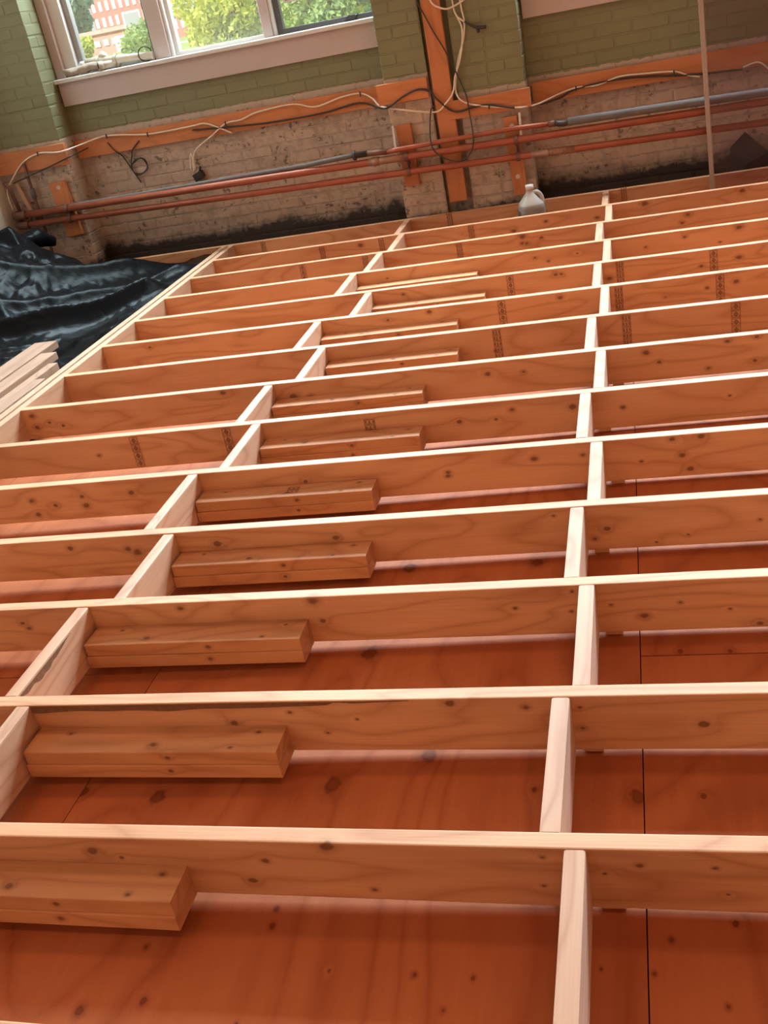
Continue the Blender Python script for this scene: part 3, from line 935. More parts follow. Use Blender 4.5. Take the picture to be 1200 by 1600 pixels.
# ------------------------------------------------------------------ timber on the brick
L1 = link('ledger_board', board_mesh('ledger_board', 0.545, T, 0.138, 0.003, 0.0006, 6, 51), M['pine_orange'], None, (-3.805, YP - 0.0035 - T / 2 + 0.001, 0.748))
tag(L1, 'orange ledger board on the far left pier, below the green paint', 'board', 'ledger boards')
L2 = link('ledger_board', board_mesh('ledger_board', 2.235, T, 0.118, 0.003, 0.001, 12, 52), M['pine_orange'], None, (-2.44, YB - 0.0035 - T / 2 + 0.001, 0.741))
tag(L2, 'long orange ledger board in the recess under the left window', 'board', 'ledger boards')
L3 = link('ledger_board', board_mesh('ledger_board', 0.315, T, 0.118, 0.003, 0.0006, 4, 53), M['pine_orange'], None, (-1.197, YP - 0.0035 - T / 2 + 0.001, 0.760))
tag(L3, 'short orange ledger board just left of the upright timber post', 'board', 'ledger boards')
L4 = link('ledger_board', board_mesh('ledger_board', 0.50, T, 0.108, 0.003, 0.0006, 6, 54), M['pine_orange'], None, (-0.685, YP - 0.0035 - T / 2 + 0.001, 0.605))
tag(L4, 'orange ledger board on the pier right of the upright timber post', 'board', 'ledger boards')
L5 = link('ledger_board', board_mesh('ledger_board', 2.25, T, 0.118, 0.003, 0.001, 12, 55), M['pine_orange'], None, (0.69, YB - 0.0035 - T / 2 + 0.001, 0.603))
tag(L5, 'long orange ledger board in the right recess, passing behind the smoked glass', 'board', 'ledger boards')
post = link('timber_post', board_mesh('timber_post', 3.3, 0.04, 0.112, 0.003, 0.0008, 14, 60), M['pine_orange'], None, (-0.952, 5.735, 1.715), (0, -PI / 2, 0))
# length stands upright: turn the broad face to the room
post.rotation_euler = Matrix(((0, 0, 1), (0, 1, 0), (-1, 0, 0))).transposed().to_euler()
tag(post, 'upright orange timber post set in a slot of the middle brick pier', 'post')


def cleat(x0, x1, z0, z1, tilt, label, washers=()):
    me = board_mesh('cleat', z1 - z0, 0.034, x1 - x0, 0.003, 0.0005, 4, int(x0 * -100))
    R = Matrix(((0, 0, 1), (0, 1, 0), (-1, 0, 0))).transposed().to_4x4() 
    o = link('cleat', me, M['pine_orange'], None, ((x0 + x1) / 2, YP - 0.018 - 0.003, (z0 + z1) / 2))
    o.rotation_euler = (Matrix.Rotation(tilt, 4, 'Y') @ R).to_euler()
    tag(o, label, 'board', 'wooden cleats behind the pipes')
    for zz in washers:
        bm = bmesh.new()
        cyl_between(bm, (0, 0, 0), (0, -0.004, 0), 0.014, 12)
        cyl_between(bm, (0, -0.004, 0), (0, -0.007, 0), 0.006, 8)
        w = link('washer', bm_mesh(bm, 'washer'), M['white_plastic'], None, ((x0 + x1) / 2 + 0.0, YP - 0.0375, zz))
        w.parent = o
        w.matrix_parent_inverse = (Matrix.Translation(o.location) @ o.rotation_euler.to_matrix().to_4x4()).inverted()
    return o


cleat(-3.725, -3.605, 0.215, 0.58, -0.05, 'wooden cleat behind the pipes on the far left pier', (0.545,))
cleat(-1.275, -1.18, 0.20, 0.572, 0.0, 'wooden cleat behind the pipes left of the upright timber post')
cleat(-0.605, -0.52, 0.05, 0.515, -0.03, 'long wooden cleat behind the pipes, above the plastic jug', (0.46, 0.16))
for i, (a, c) in enumerate([((-1.288, 5.705, 0.575), (-1.286, 5.66, 0.408)), ((-0.508, 5.70, 0.53), (-0.508, 5.665, 0.405))]):
    bm = bmesh.new()
    a = Vector(a); c = Vector(c)
    d = c - a
    rot = d.to_track_quat('Z', 'Y').to_matrix()
    add_box(bm, (0, 0, 0), (0.013, 0.012, d.length), rot)
    o = link('white_strap', bm_mesh(bm, 'white_strap'), M['white_plastic'], None, (a + c) / 2)
    o.location.x += (0.0 if i else -0.002)
    tag(o, ('white plastic strap hanging beside the cleat above the jug' if i else 'white plastic strap at the left edge of the cleat by the timber post'), 'strap', 'white pipe straps')

# ------------------------------------------------------------------ pipes
p2z = lambda x: 0.410 - (x + 4.0) * 0.0075
p3z = lambda x: 0.345 - (x + 4.0) * 0.0170
PYY = 5.655
pe = tube('heating_pipe', [(-3.985, PYY, p2z(-3.985)), (-2.5, PYY, p2z(-2.5)), (-1.0, PYY, p2z(-1.0)), (1.78, PYY, p2z(1.78))], 0.0225, M['copper'], None, 14, 0)
tag(pe, 'upper thick red heating pipe running the whole length of the brick wall', 'pipe')
pf = tube('heating_pipe', [(-3.985, PYY, p3z(-3.985)), (-2.5, PYY, p3z(-2.5)), (-1.0, PYY, p3z(-1.0)), (1.78, PYY, p3z(1.78))], 0.0205, M['copper'], None, 14, 0)
tag(pf, 'lower red heating pipe running the whole length of the brick wall', 'pipe')


def part_of(o, p):
    o.parent = p
    o.matrix_parent_inverse = Matrix.Translation(p.location).inverted()
    return o


for p, zz, r in ((pe, p2z, 0.0225), (pf, p3z, 0.0205)):
    # end elbow into the left wall, couplings
    o = tube('elbow', [(-3.94, PYY, zz(-3.94)), (-4.0, PYY, zz(-4.0)), (-4.03, PYY + 0.02, zz(-4.0)), (-4.035, PYY + 0.075, zz(-4.0))], r + 0.007, M['iron_red'], None, 12, 4)
    part_of(o, p)
o = tube('coupling', [(-1.47, PYY, p2z(-1.47)), (-1.22, PYY, p2z(-1.22))], 0.0235, M['copper_old'], None, 14, 0); part_of(o, pe)
o = tube('coupling', [(-1.45, PYY, p2z(-1.45)), (-1.40, PYY, p2z(-1.40))], 0.027, M['copper_old'], None, 14, 0); part_of(o, pe)
o = tube('coupling', [(-0.46, PYY, p3z(-0.46)), (-0.20, PYY, p3z(-0.20))], 0.0215, M['copper_old'], None, 14, 0); part_of(o, pf)
for i in range(6):
    x = -0.36 + i * 0.02
    o = tube('pipe_ridge', [(x, PYY, p3z(x)), (x + 0.007, PYY, p3z(x))], 0.0245, M['copper_old'], None, 14, 0); part_of(o, pf)
pg = tube('thin_pipe', [(-1.34, PYY - 0.005, 0.436), (-1.264, PYY - 0.005, 0.441), (-0.558, PYY, 0.452), (-0.33, PYY, 0.444)], 0.0145, M['copper'], None, 12, 0)
tag(pg, 'thin red pipe just above the two heating pipes, crossing the middle pier', 'pipe')
o = tube('dark_valve', [(-1.56, PYY, 0.447), (-1.545, PYY, 0.447), (-1.54, PYY, 0.447), (-1.47, PYY, 0.447)], [0.031, 0.031, 0.02, 0.02], M['iron'], None, 12, 0); part_of(o, pg)
o = tube('union', [(-1.48, PYY, 0.446), (-1.33, PYY, 0.437)], 0.0175, M['iron_red'], None, 12, 0); part_of(o, pg)
o = tube('union', [(-0.34, PYY, 0.444), (-0.30, PYY, 0.443)], 0.019, M['iron_red'], None, 12, 0); part_of(o, pg)
o = tube('union', [(-0.30, PYY, 0.443), (-0.27, PYY, 0.436), (-0.24, PYY, 0.434), (-0.215, PYY, 0.440)], 0.017, M['iron'], None, 12, 3); part_of(o, pg)
ph = tube('grey_conduit', [(-1.555, PYY, 0.447), (-1.75, PYY, 0.441), (-1.9, PYY + 0.01, 0.432), (-2.1, PYY + 0.02, 0.430), (-2.5, PYY + 0.03, 0.425), (-3.0, PYY + 0.035, 0.42), (-3.95, PYY + 0.04, 0.415)], 0.015, M['grey_pipe'], None, 12, 3)
tag(ph, 'grey conduit tucked behind the upper red pipe, left of the middle pier', 'pipe')
pi_ = tube('insulated_pipe', [(-0.225, PYY, 0.440), (0.3, PYY, 0.434), (0.9, PYY, 0.424), (1.78, PYY, 0.41)], 0.0235, M['grey_pipe'], None, 14, 2)
tag(pi_, 'grey insulated pipe above the red pipes in the right recess', 'pipe')
tube_v1 = tube('riser_pipe', [(-3.861, 5.70, 0.735), (-3.861, 5.70, 0.563), (-3.862, 5.70, 0.45), (-3.861, 5.70, 0.36), (-3.863, 5.70, 0.05), (-3.864, 5.70, -0.185)], 0.011, M['iron_red'], None, 10, 0)
tag(tube_v1, 'thin dark iron pipe rising behind the red pipes on the left pier', 'pipe')
o = tube('coupling', [(-3.861, 5.70, 0.565), (-3.861, 5.70, 0.505)], 0.019, M['grey_pipe'], None, 10, 0); part_of(o, tube_v1)
tube_v2 = tube('riser_pipe', [(-4.03, 5.66, 0.64), (-4.0, 5.66, 0.595), (-3.982, 5.66, 0.44)], 0.013, M['iron_red'], None, 10, 0)
tag(tube_v2, 'short dark iron pipe dropping to the pipe ends in the left corner', 'pipe')
bm = bmesh.new(); add_box(bm, (0, 0, 0), (0.028, 0.012, 0.215))
o = link('wooden_lath', bm_mesh(bm, 'wooden_lath'), M['pine_pale'], None, (-3.945, 5.705, 0.525), (0, -0.22, 0))
tag(o, 'pale wooden lath standing slanted in the left corner by the iron riser', 'lath')
# hangers
for i, (x, lab) in enumerate([(-3.62, 'rusty pipe hanger on the far left cleat'), (-1.225, 'rusty pipe hanger on the cleat left of the timber post'), (-0.54, 'rusty pipe hanger on the cleat above the plastic jug')]):
    za, zb = p2z(x), p3z(x)
    e = empty('pipe_hanger', (x, 5.705, (za + zb) / 2))
    tag(e, lab, 'pipe hanger', 'rusty pipe hangers')
    for zz, r in ((za, 0.0265), (zb, 0.0245)):
        bm = bmesh.new()
        pts = [(0, PYY - 5.705 + r * math.cos(a), zz - (za + zb) / 2 + r * math.sin(a)) for a in [2 * PI * q / 14 for q in range(15)]]
        for q in range(14):
            A, B = Vector(pts[q]), Vector(pts[q + 1])
            mid = (A + B) / 2
            ang = math.atan2(B.z - A.z, B.y - A.y)
            add_box(bm, mid, (0.024, (B - A).length * 1.15, 0.004), Matrix.Rotation(ang, 3, 'X'))
        link('clamp_ring', bm_mesh(bm, 'clamp_ring'), M['iron_red'], e)
    bm = bmesh.new()
    add_box(bm, (0, -0.022, 0), (0.012, 0.008, za - zb - 0.045))
    add_box(bm, (0, -0.010, 0), (0.012, 0.03, 0.012))
    link('bracket_bar', bm_mesh(bm, 'bracket_bar'), M['iron'], e)

# ------------------------------------------------------------------ cables
CB = {
'w1': [(-4.031, 5.66, 0.452), (-4.035, 5.67, 0.571), (-4.001, 5.70, 0.631), (-3.867, 5.7, 0.739), (-3.727, 5.7, 0.781), (-3.60, 5.7, 0.768), (-3.515, 5.705, 0.771), (-3.43, 5.86, 0.785), (-3.33, 5.897, 0.799), (-3.208, 5.895, 0.79), (-3.015, 5.895, 0.764), (-2.864, 5.895, 0.761), (-2.675, 5.895, 0.764), (-2.582, 5.895, 0.766), (-2.488, 5.895, 0.723), (-2.408, 5.895, 0.678)],
'w2': [(-2.741, 5.895, 0.478), (-2.727, 5.895, 0.553), (-2.685, 5.895, 0.618), (-2.56, 5.895, 0.681), (-2.437, 5.895, 0.743), (-2.325, 5.895, 0.749), (-2.201, 5.895, 0.778), (-1.959, 5.895, 0.786), (-1.811, 5.895, 0.747), (-1.632, 5.895, 0.776), (-1.504, 5.895, 0.778), (-1.427, 5.87, 0.739), (-1.364, 5.80, 0.69), (-1.196, 5.7, 0.655), (-1.013, 5.7, 0.614), (-0.943, 5.695, 0.651), (-0.887, 5.7, 0.708), (-0.862, 5.7, 0.791), (-0.821, 5.72, 0.881), (-0.797, 5.73, 0.968), (-0.788, 5.735, 1.053), (-0.817, 5.735, 1.137), (-0.822, 5.735, 1.202), (-0.823, 5.735, 1.35), (-0.82, 5.735, 1.7)],
'w3': [(-0.79, 5.735, 1.7), (-0.776, 5.735, 1.261), (-0.778, 5.735, 1.194), (-0.775, 5.735, 1.143), (-0.769, 5.735, 1.077), (-0.786, 5.735, 0.99), (-0.839, 5.73, 0.866), (-0.87, 5.72, 0.738), (-0.863, 5.70, 0.682), (-0.833, 5.7, 0.645), (-0.767, 5.7, 0.616), (-0.65, 5.7, 0.586), (-0.536, 5.7, 0.564), (-0.471, 5.7, 0.557), (-0.398, 5.80, 0.550), (-0.278, 5.89, 0.575), (-0.172, 5.895, 0.594), (-0.047, 5.895, 0.588), (0.084, 5.895, 0.614), (0.232, 5.895, 0.607), (0.401, 5.895, 0.59), (0.472, 5.895, 0.56), (0.544, 5.895, 0.537)],
'w4': [(-0.96, 5.70, 1.6), (-0.951, 5.7, 1.276), (-0.945, 5.7, 1.224), (-0.92, 5.7, 1.189), (-0.863, 5.7, 1.162), (-0.816, 5.72, 1.167), (-0.756, 5.735, 1.19), (-0.725, 5.735, 1.225), (-0.70, 5.735, 1.5)],
'w6': [(0.787, 5.895, 0.549), (0.869, 5.895, 0.563), (0.925, 5.90, 0.52), (0.977, 5.91, 0.466)],
'w7': [(-2.768, 5.90, 0.479), (-2.733, 5.895, 0.596), (-2.732, 5.90, 0.480)],
'b1': [(-1.028, 5.7, 1.40), (-1.023, 5.7, 1.238), (-0.994, 5.7, 1.158), (-0.95, 5.7, 1.05), (-0.898, 5.7, 0.939), (-0.865, 5.7, 0.849), (-0.833, 5.7, 0.754), (-0.809, 5.69, 0.674), (-0.803, 5.68, 0.585), (-0.791, 5.625, 0.471), (-0.803, 5.615, 0.386), (-0.856, 5.615, 0.329), (-0.925, 5.615, 0.324), (-1.022, 5.615, 0.381), (-1.054, 5.625, 0.459), (-1.041, 5.69, 0.615), (-1.01, 5.7, 0.655)],
'b2': [(-2.68, 5.895, 0.739), (-2.496, 5.895, 0.724), (-2.148, 5.895, 0.702), (-1.784, 5.895, 0.701), (-1.524, 5.895, 0.723), (-1.38, 5.84, 0.677), (-1.291, 5.7, 0.689), (-1.189, 5.7, 0.735), (-1.097, 5.7, 0.757), (-1.021, 5.7, 0.734), (-0.993, 5.695, 0.689), (-0.895, 5.695, 0.599), (-0.772, 5.7, 0.605), (-0.682, 5.7, 0.602), (-0.532, 5.7, 0.563), (-0.399, 5.84, 0.542), (-0.276, 5.895, 0.552), (-0.173, 5.895, 0.587), (0.057, 5.895, 0.601), (0.243, 5.895, 0.588), (0.425, 5.895, 0.565), (0.57, 5.895, 0.551), (0.787, 5.895, 0.539)],
'b4': [(-3.312, 5.902, 0.756), (-3.285, 5.902, 0.71), (-3.262, 5.905, 0.682), (-3.24, 5.925, 0.650), (-3.212, 5.935, 0.571), (-3.165, 5.935, 0.461)],
'b5': [(-3.078, 5.902, 0.732), (-3.125, 5.902, 0.70), (-3.150, 5.906, 0.678), (-3.172, 5.928, 0.650), (-3.202, 5.93, 0.574), (-3.187, 5.93, 0.529), (-3.131, 5.93, 0.521), (-3.085, 5.93, 0.557), (-3.093, 5.93, 0.609), (-3.149, 5.925, 0.617), (-3.197, 5.925, 0.573), (-3.172, 5.925, 0.514), (-3.083, 5.925, 0.548), (-3.109, 5.925, 0.62), (-3.175, 5.92, 0.596)],
'b6': [(-3.464, 5.90, 0.745), (-3.50, 5.74, 0.73), (-3.56, 5.698, 0.715), (-3.685, 5.69, 0.685), (-3.858, 5.68, 0.648), (-3.979, 5.69, 0.623)],
}
LBL = {'w1': 'white cable looping over the left ledger board into the left corner', 'w2': 'white cable sagging along the left ledger board and rising beside the timber post',
       'w3': 'white cable dropping beside the timber post and running right along the ledger', 'w4': 'white cable loop hanging across the top of the timber post',
       'w6': 'short white cable end at the far right under the ledger, behind the smoked glass', 'w7': 'short folded white cable end above the small black box',
       'b1': 'thin black wire crossing the timber post and looping down over the pipes', 'b2': 'dark cable draped along the lower edge of the ledger boards',
       'b4': 'thin dark wire hanging down the stripped brick left of the coil', 'b5': 'small coil of dark wire on the stripped brick below the left ledger',
       'b6': 'dark wire running from the left ledger down to the left corner'}
for k, pts in CB.items():
    wh = k[0] == 'w'
    o = tube('cable', pts, 0.0054 if wh else (0.0058 if k == 'b2' else 0.0042), M['cable_white' if wh else 'cable_black'], None, 7, 6)
    tag(o, LBL[k], 'cable')
cb = tube('cable', [(-0.817, 5.728, 1.137), (-0.803, 5.728, 1.107), (-0.769, 5.725, 1.077), (-0.762, 5.724, 1.076)], 0.005, M['cable_white'], None, 7, 4)
tag(cb, 'short white cable stub with a black connector on the green pier', 'cable')
o = tube('connector', [(-0.766, 5.724, 1.076), (-0.731, 5.722, 1.05), (-0.696, 5.722, 1.033), (-0.644, 5.722, 1.026)], [0.006] * 6 + [0.008] * 6 + [0.010] * 7, M['cable_black'], None, 8, 6)
part_of(o, cb)
o = tube('connector_tab', [(-0.70, 5.722, 1.036), (-0.69, 5.722, 1.004)], 0.009, M['cable_black'], None, 8, 0)
part_of(o, cb)
bm = bmesh.new(); add_box(bm, (0, 0, 0), (0.075, 0.04, 0.05)); bmesh.ops.bevel(bm, geom=bm.edges[:], offset=0.004, segments=1, affect='EDGES')
add_tube(bm, [(0.02, 0, 0.02), (0.045, -0.005, 0.045)], 0.008, 6)
o = link('junction_box', bm_mesh(bm, 'junction_box'), M['iron'], None, (-2.728, 5.928, 0.443), (0, -0.35, 0))
tag(o, 'small black electrical box on the wall at the end of the white cable', 'junction box')
# cable ties / staples on the ledgers
stp = box_mesh('cable_staple', (0.008, 0.008, 0.03), 0.001)
for (x, y, z, w_) in [(-3.30, 5.89, 0.797, 'under the left end of the window'), (-3.0, 5.887, 0.762, 'above the small coil of dark wire'), (-2.437, 5.887, 0.743, 'where the white cable ends split'), (-1.504, 5.887, 0.775, 'beside the left edge of the middle pier'), (-0.682, 5.688, 0.594, 'right of the timber post'), (-0.172, 5.885, 0.59, 'in the right recess, left one'), (0.40, 5.885, 0.585, 'in the right recess near the glass sheet'), (-3.727, 5.688, 0.781, 'on the far left pier')]:
    o = link('cable_staple', stp, M['cable_black'], None, (x, y, z))
    tag(o, 'tiny black cable staple ' + w_, 'staple', 'cable staples on the ledger boards')

# ------------------------------------------------------------------ jug
def jug():
    e = empty('plastic_jug', (-0.475, 5.46, zf(-0.475)), (0, 0, 0.25))
    tag(e, 'translucent white gallon jug half full of water, standing between the last two joists', 'jug')
    bm = bmesh.new()
    prof = [(0.0, 0.060), (0.008, 0.074), (0.02, 0.077), (0.10, 0.077), (0.17, 0.077), (0.185, 0.076), (0.205, 0.068), (0.235, 0.046), (0.262, 0.026), (0.275, 0.021), (0.279, 0.0215), (0.283, 0.0235), (0.300, 0.0235), (0.303, 0.020)]
    rings = []
    S_ = 24
    for z, r in prof:
        pw = 0.45 if z < 0.19 else 0.45 + (z - 0.19) / 0.08 * 0.55
        pw = min(1.0, pw)
        ring = []
        for k in range(S_):
            a = 2 * PI * k / S_
            c, s = math.cos(a), math.sin(a)
            f = (abs(c) ** (2 / pw) + abs(s) ** (2 / pw)) ** (-pw / 2)
            ring.append(bm.verts.new((r * f * c, r * f * s, z)))
        rings.append(ring)
    for i in range(len(rings) - 1):
        for k in range(S_):
            q = bm.faces.new((rings[i][k], rings[i][(k + 1) % S_], rings[i + 1][(k + 1) % S_], rings[i + 1][k])); q.smooth = True
    bm.faces.new(rings[0][::-1]); bm.faces.new(rings[-1])
    link('jug_body', bm_mesh(bm, 'jug_body'), M['jug'], e)
    hnd = catmull([(0.014, -0.006, 0.258), (0.040, -0.014, 0.262), (0.060, -0.02, 0.240), (0.068, -0.024, 0.20), (0.066, -0.024, 0.15)], 5)
    bm = bmesh.new(); add_tube(bm, hnd, 0.012, 8)
    link('jug_handle', bm_mesh(bm, 'jug_handle'), M['jug'], e)
    bm = bmesh.new()
    cyl_between(bm, (0, 0, 0.281), (0, 0, 0.306), 0.0245, 16)
    link('jug_cap', bm_mesh(bm, 'jug_cap'), M['white_plastic'], e)
    bm = bmesh.new(); add_box(bm, (-0.0785, 0.0, 0.11), (0.002, 0.09, 0.11))
    lb = link('jug_label', bm_mesh(bm, 'jug_label'), plain('jug_label', (0.10, 0.14, 0.10), 0.6, noise_amt=0.8, nscale=45), e)
    tag(lb, 'dark green printed label')


jug()

# ------------------------------------------------------------------ smoked glass sheet
e = empty('glass_sheet', (0.575, 5.60, zf(0.575)), (0, -0.028, 0))
tag(e, 'tall smoked glass sheet standing upright at the right, dusty edge strip on its left', 'glass sheet')
bm = bmesh.new(); add_box(bm, (0.62, 0, 1.1), (1.2, 0.006, 2.2))
link('glass_pane', bm_mesh(bm, 'glass_pane'), M['smoke_glass'], e)
bm = bmesh.new(); add_box(bm, (0.004, 0, 1.1), (0.026, 0.02, 2.2)); bmesh.ops.bevel(bm, geom=bm.edges[:], offset=0.003, segments=1, affect='EDGES')
link('edge_strip', bm_mesh(bm, 'edge_strip'), M['trim_strip'], e)
# folded dark sheet behind it
bm = bmesh.new()
pts = [(0.70, -0.16), (0.698, 0.118), (0.79, 0.192), (0.915, 0.066), (0.99, 0.02), (0.98, -0.16)]
fr = [bm.verts.new((x - 0.82, -0.02 + 0.03 * ((i * 7) % 3), z)) for i, (x, z) in enumerate(pts)]
mid = bm.verts.new((-0.03, -0.035, 0.02))
for i in range(len(fr)):
    bm.faces.new((fr[i], fr[(i + 1) % len(fr)], mid))
r = bmesh.ops.solidify(bm, geom=bm.faces[:], thickness=0.006)
bmesh.ops.recalc_face_normals(bm, faces=bm.faces[:])
o = link('dark_sheet', bm_mesh(bm, 'dark_sheet'), M['sheet_black'], None, (0.82, 5.83, 0.0))
tag(o, 'pointed piece of dark folded sheet at the foot of the wall behind the smoked glass', 'sheet')

# ------------------------------------------------------------------ lumber stack
def stack_board(xr, w, y1, ztop, t, lab, L_=2.6, mat='pine_stack', seed=0, yaw=0.0):
    o = link('stacked_board', board_mesh('stacked_board', L_, w, t, 0.003, 0.0008, 10, seed), M[mat], None, (xr - w / 2, y1 - L_ / 2, ztop - t / 2), (0, 0, PI / 2 + yaw))
    tag(o, lab, 'lumber', 'loose boards stacked by the rim')
    return o


stack_board(-2.862, 0.135, 3.84, 0.012, 0.0375, 'widest loose board on the pile, farthest from the joists, its end on the black plastic', seed=81)
stack_board(-2.758, 0.092, 3.64, 0.010, 0.0375, 'pale loose board second from the left of the pile with a knotty edge', seed=82)
stack_board(-2.694, 0.052, 3.52, -0.010, 0.0375, 'narrow loose board third from the left of the pile, greyish side', seed=83)
stack_board(-2.620, 0.066, 3.27, -0.004, 0.0375, 'pinkish loose board next to the outer rim board', seed=84)
for i, (xa, w, zt) in enumerate([(-2.62, 0.14, -0.048), (-2.775, 0.14, -0.030), (-2.93, 0.09, -0.030), (-2.62, 0.14, -0.088), (-2.775, 0.20, -0.070)]):
    stack_board(xa, w, 3.0, zt, 0.0375, 'hidden lower board of the loose pile, ' + ['upper layer right', 'upper layer middle', 'upper layer left', 'bottom layer right', 'bottom layer left'][i], seed=90 + i)

# ------------------------------------------------------------------ black polythene
def poly_h(x, y):
    u = x + 2.62                       # 0 at the rim, negative to the left
    t = min(1, max(0, -u / 1.1))
    base = -0.030 - 0.05 * math.exp(-((u + 0.30) / 0.16) ** 2)
    mound = 0.30 * math.exp(-(((x + 3.98) / 0.40) ** 2 + ((y - 5.10) / 0.50) ** 2))
    mound += 0.17 * math.exp(-(((x + 3.95) / 0.50) ** 2 + ((y - 4.3) / 0.8) ** 2))
    n1 = noise.noise(Vector((x * 1.3, y * 0.6, 1.3)))
    # long soft folds that run roughly along the rim
    w = x - 1.05 * (y - 4.5) + 0.16 * n1
    rid = 0.0
    for c_, am, wd in ((-2.90, 0.15, 0.075), (-2.52, 0.055, 0.035), (-2.33, 0.035, 0.025), (-3.40, 0.10, 0.09), (-3.95, 0.15, 0.13), (-4.5, 0.12, 0.10), (-2.15, 0.02, 0.02)):
        d_ = (w - c_) / wd
        am2 = am * (0.65 + 0.7 * noise.noise(Vector((y * 1.1, c_ * 3, 0))))
        rid += am2 * (math.exp(-(abs(d_) * 1.3) ** 1.2) if d_ > 0 else math.exp(-(d_ * 0.75) ** 2))
    crs = 0.0
    k = min(1, mound / 0.14)
    for sc_, am in ((2.6, 0.16), (5.5, 0.075)):
        q = noise.noise(Vector((x * sc_ + 3, y * sc_ * 0.8, 8)))
        crs += am * (0.4 - abs(q)) * k
    small = 0.010 * (0.35 - abs(noise.noise(Vector((x * 14 + n1 * 3, y * 7, 2))))) * (0.4 + k)
    edge = min(1, max(0, (-u) / 0.10))
    back = 1 - min(1, max(0, (y - 5.35) / 0.28)) * 0.85 * min(1, max(0, (x + 4.0) / 0.5))
    return base + (mound + rid) * edge * back + (crs * back + small * 2.2) * edge


bm = bmesh.new()
NX, NY = 150, 190
X0, X1_, Y0, Y1_ = -4.06, -2.612, 2.2, 5.665
V = []
for j in range(NY + 1):
    row = []
    for i in range(NX + 1):
        x = X0 + (X1_ - X0) * i / NX
        y = Y0 + (Y1_ - Y0) * j / NY
        z = poly_h(x, y)
        if y < 4.1 and x > -3.03:
            k = min(1, (x + 3.03) / 0.02) * min(1, (4.1 - y) / 0.12)
            z = z * (1 - k) + (-0.135 + 0.01 * noise.noise(Vector((x * 9, y * 4, 0)))) * k
        z = max(z, zf(x) + 0.004)
        # the sheet stops short of the far joist on the left
        row.append(bm.verts.new((x + 3.3, y - 4.6, z)))
    V.append(row)


def keep(i, j):
    x = X0 + (X1_ - X0) * (i + 0.5) / NX
    y = Y0 + (Y1_ - Y0) * (j + 0.5) / NY
    if y > 5.40 + 0.05 * noise.noise(Vector((x * 5, 0, 3))) and -3.62 < x < -3.42 + 0.05 * noise.noise(Vector((0, y * 8, 3))): return False
    if y > 5.60 and x > -2.75: return x < -2.70 - (y - 5.60) * 0.5 or True
    return True


for j in range(NY):
    for i in range(NX):
        if keep(i, j):
            f = bm.faces.new((V[j][i], V[j][i + 1], V[j + 1][i + 1], V[j + 1][i])); f.smooth = True
bmesh.ops.delete(bm, geom=[v for v in bm.verts if not v.link_faces], context='VERTS')
sheeting = o = link('plastic_sheeting', bm_mesh(bm, 'plastic_sheeting'), M['poly'], None, (-3.3, 4.6, 0))
tag(o, 'crumpled black plastic sheeting heaped over the floor left of the joists', 'plastic sheet')
# bunched rolls on top of the heap
for i, (pts, rr, lab) in enumerate([
    ([(-3.95, 5.10, 0.20), (-3.86, 5.25, 0.25), (-3.78, 5.38, 0.28), (-3.71, 5.50, 0.22)], 0.055, 'twisted roll of black plastic sticking up at the back of the heap'),
    ([(-4.0, 4.75, 0.16), (-3.8, 4.85, 0.19), (-3.62, 4.98, 0.13), (-3.47, 5.12, 0.05)], 0.06, 'thick fold of black plastic lying across the front of the heap')]):
    P = catmull(pts, 10)
    bm = bmesh.new()
    o0 = P[0].copy()
    n_ = len(P)
    rad = [rr * (0.12 + 1.0 * math.sin(PI * (0.06 + 0.88 * q / (n_ - 1))) ** 0.6) for q in range(n_)]
    add_tube(bm, [p - o0 for p in P], rad, 22)
    for v in bm.verts:
        d = noise.turbulence_vector(v.co * 9 + Vector((i * 5, 0, 0)), 3, True)
        v.co += (d - Vector((0.5, 0.5, 0.5)) * 0) * 0.022
    o = link('plastic_fold', bm_mesh(bm, 'plastic_fold'), M['poly'], None, o0)
    part_of(o, sheeting)
    tag(o, lab)

# ------------------------------------------------------------------ things on the window stool
zst = ZS + 0.028


def pvc(name, a, b, r, cuffs, lab, open_end=True):
    a = Vector(a); b = Vector(b)
    d = (b - a).normalized()
    bm = bmesh.new()
    add_tube(bm, [Vector((0, 0, 0)), b - a], r, 16)
    o = link(name, bm_mesh(bm, name), M['pvc'], None, a)
    tag(o, lab, 'pipe')
    for t0, t1, k in cuffs:
        c = tube('socket', [a + (b - a) * t0, a + (b - a) * t1], r * k, M['pvc'], None, 16, 0)
        part_of(c, o)
    c = tube('hollow_shade_disc', [a - d * 0.0012, a + d * 0.002], r * 0.74, M['hollow_shade'], None, 16, 0)  # dark disc on the solid end stands in for shade inside the pipe
    part_of(c, o)
    return o


pvc('drain_pipe', (-3.345, 5.995, zst + 0.066), (-2.85, 5.975, zst + 0.030), 0.026, [(0.16, 0.21, 1.25), (0.42, 0.47, 1.25)], 'long white plastic drain pipe lying on the window sill')
pvc('drain_pipe', (-3.225, 5.912, zst + 0.031), (-3.105, 6.005, zst + 0.029), 0.0235, [(0.0, 0.22, 1.22), (0.80, 0.98, 1.22)], 'short white plastic pipe with open dark end, in front of the long one')
pvc('drain_pipe', (-3.26, 6.01, zst + 0.045), (-3.20, 6.0, zst + 0.10), 0.022, [(0.5, 0.98, 1.15)], 'stubby white plastic elbow standing behind the pipes on the sill')
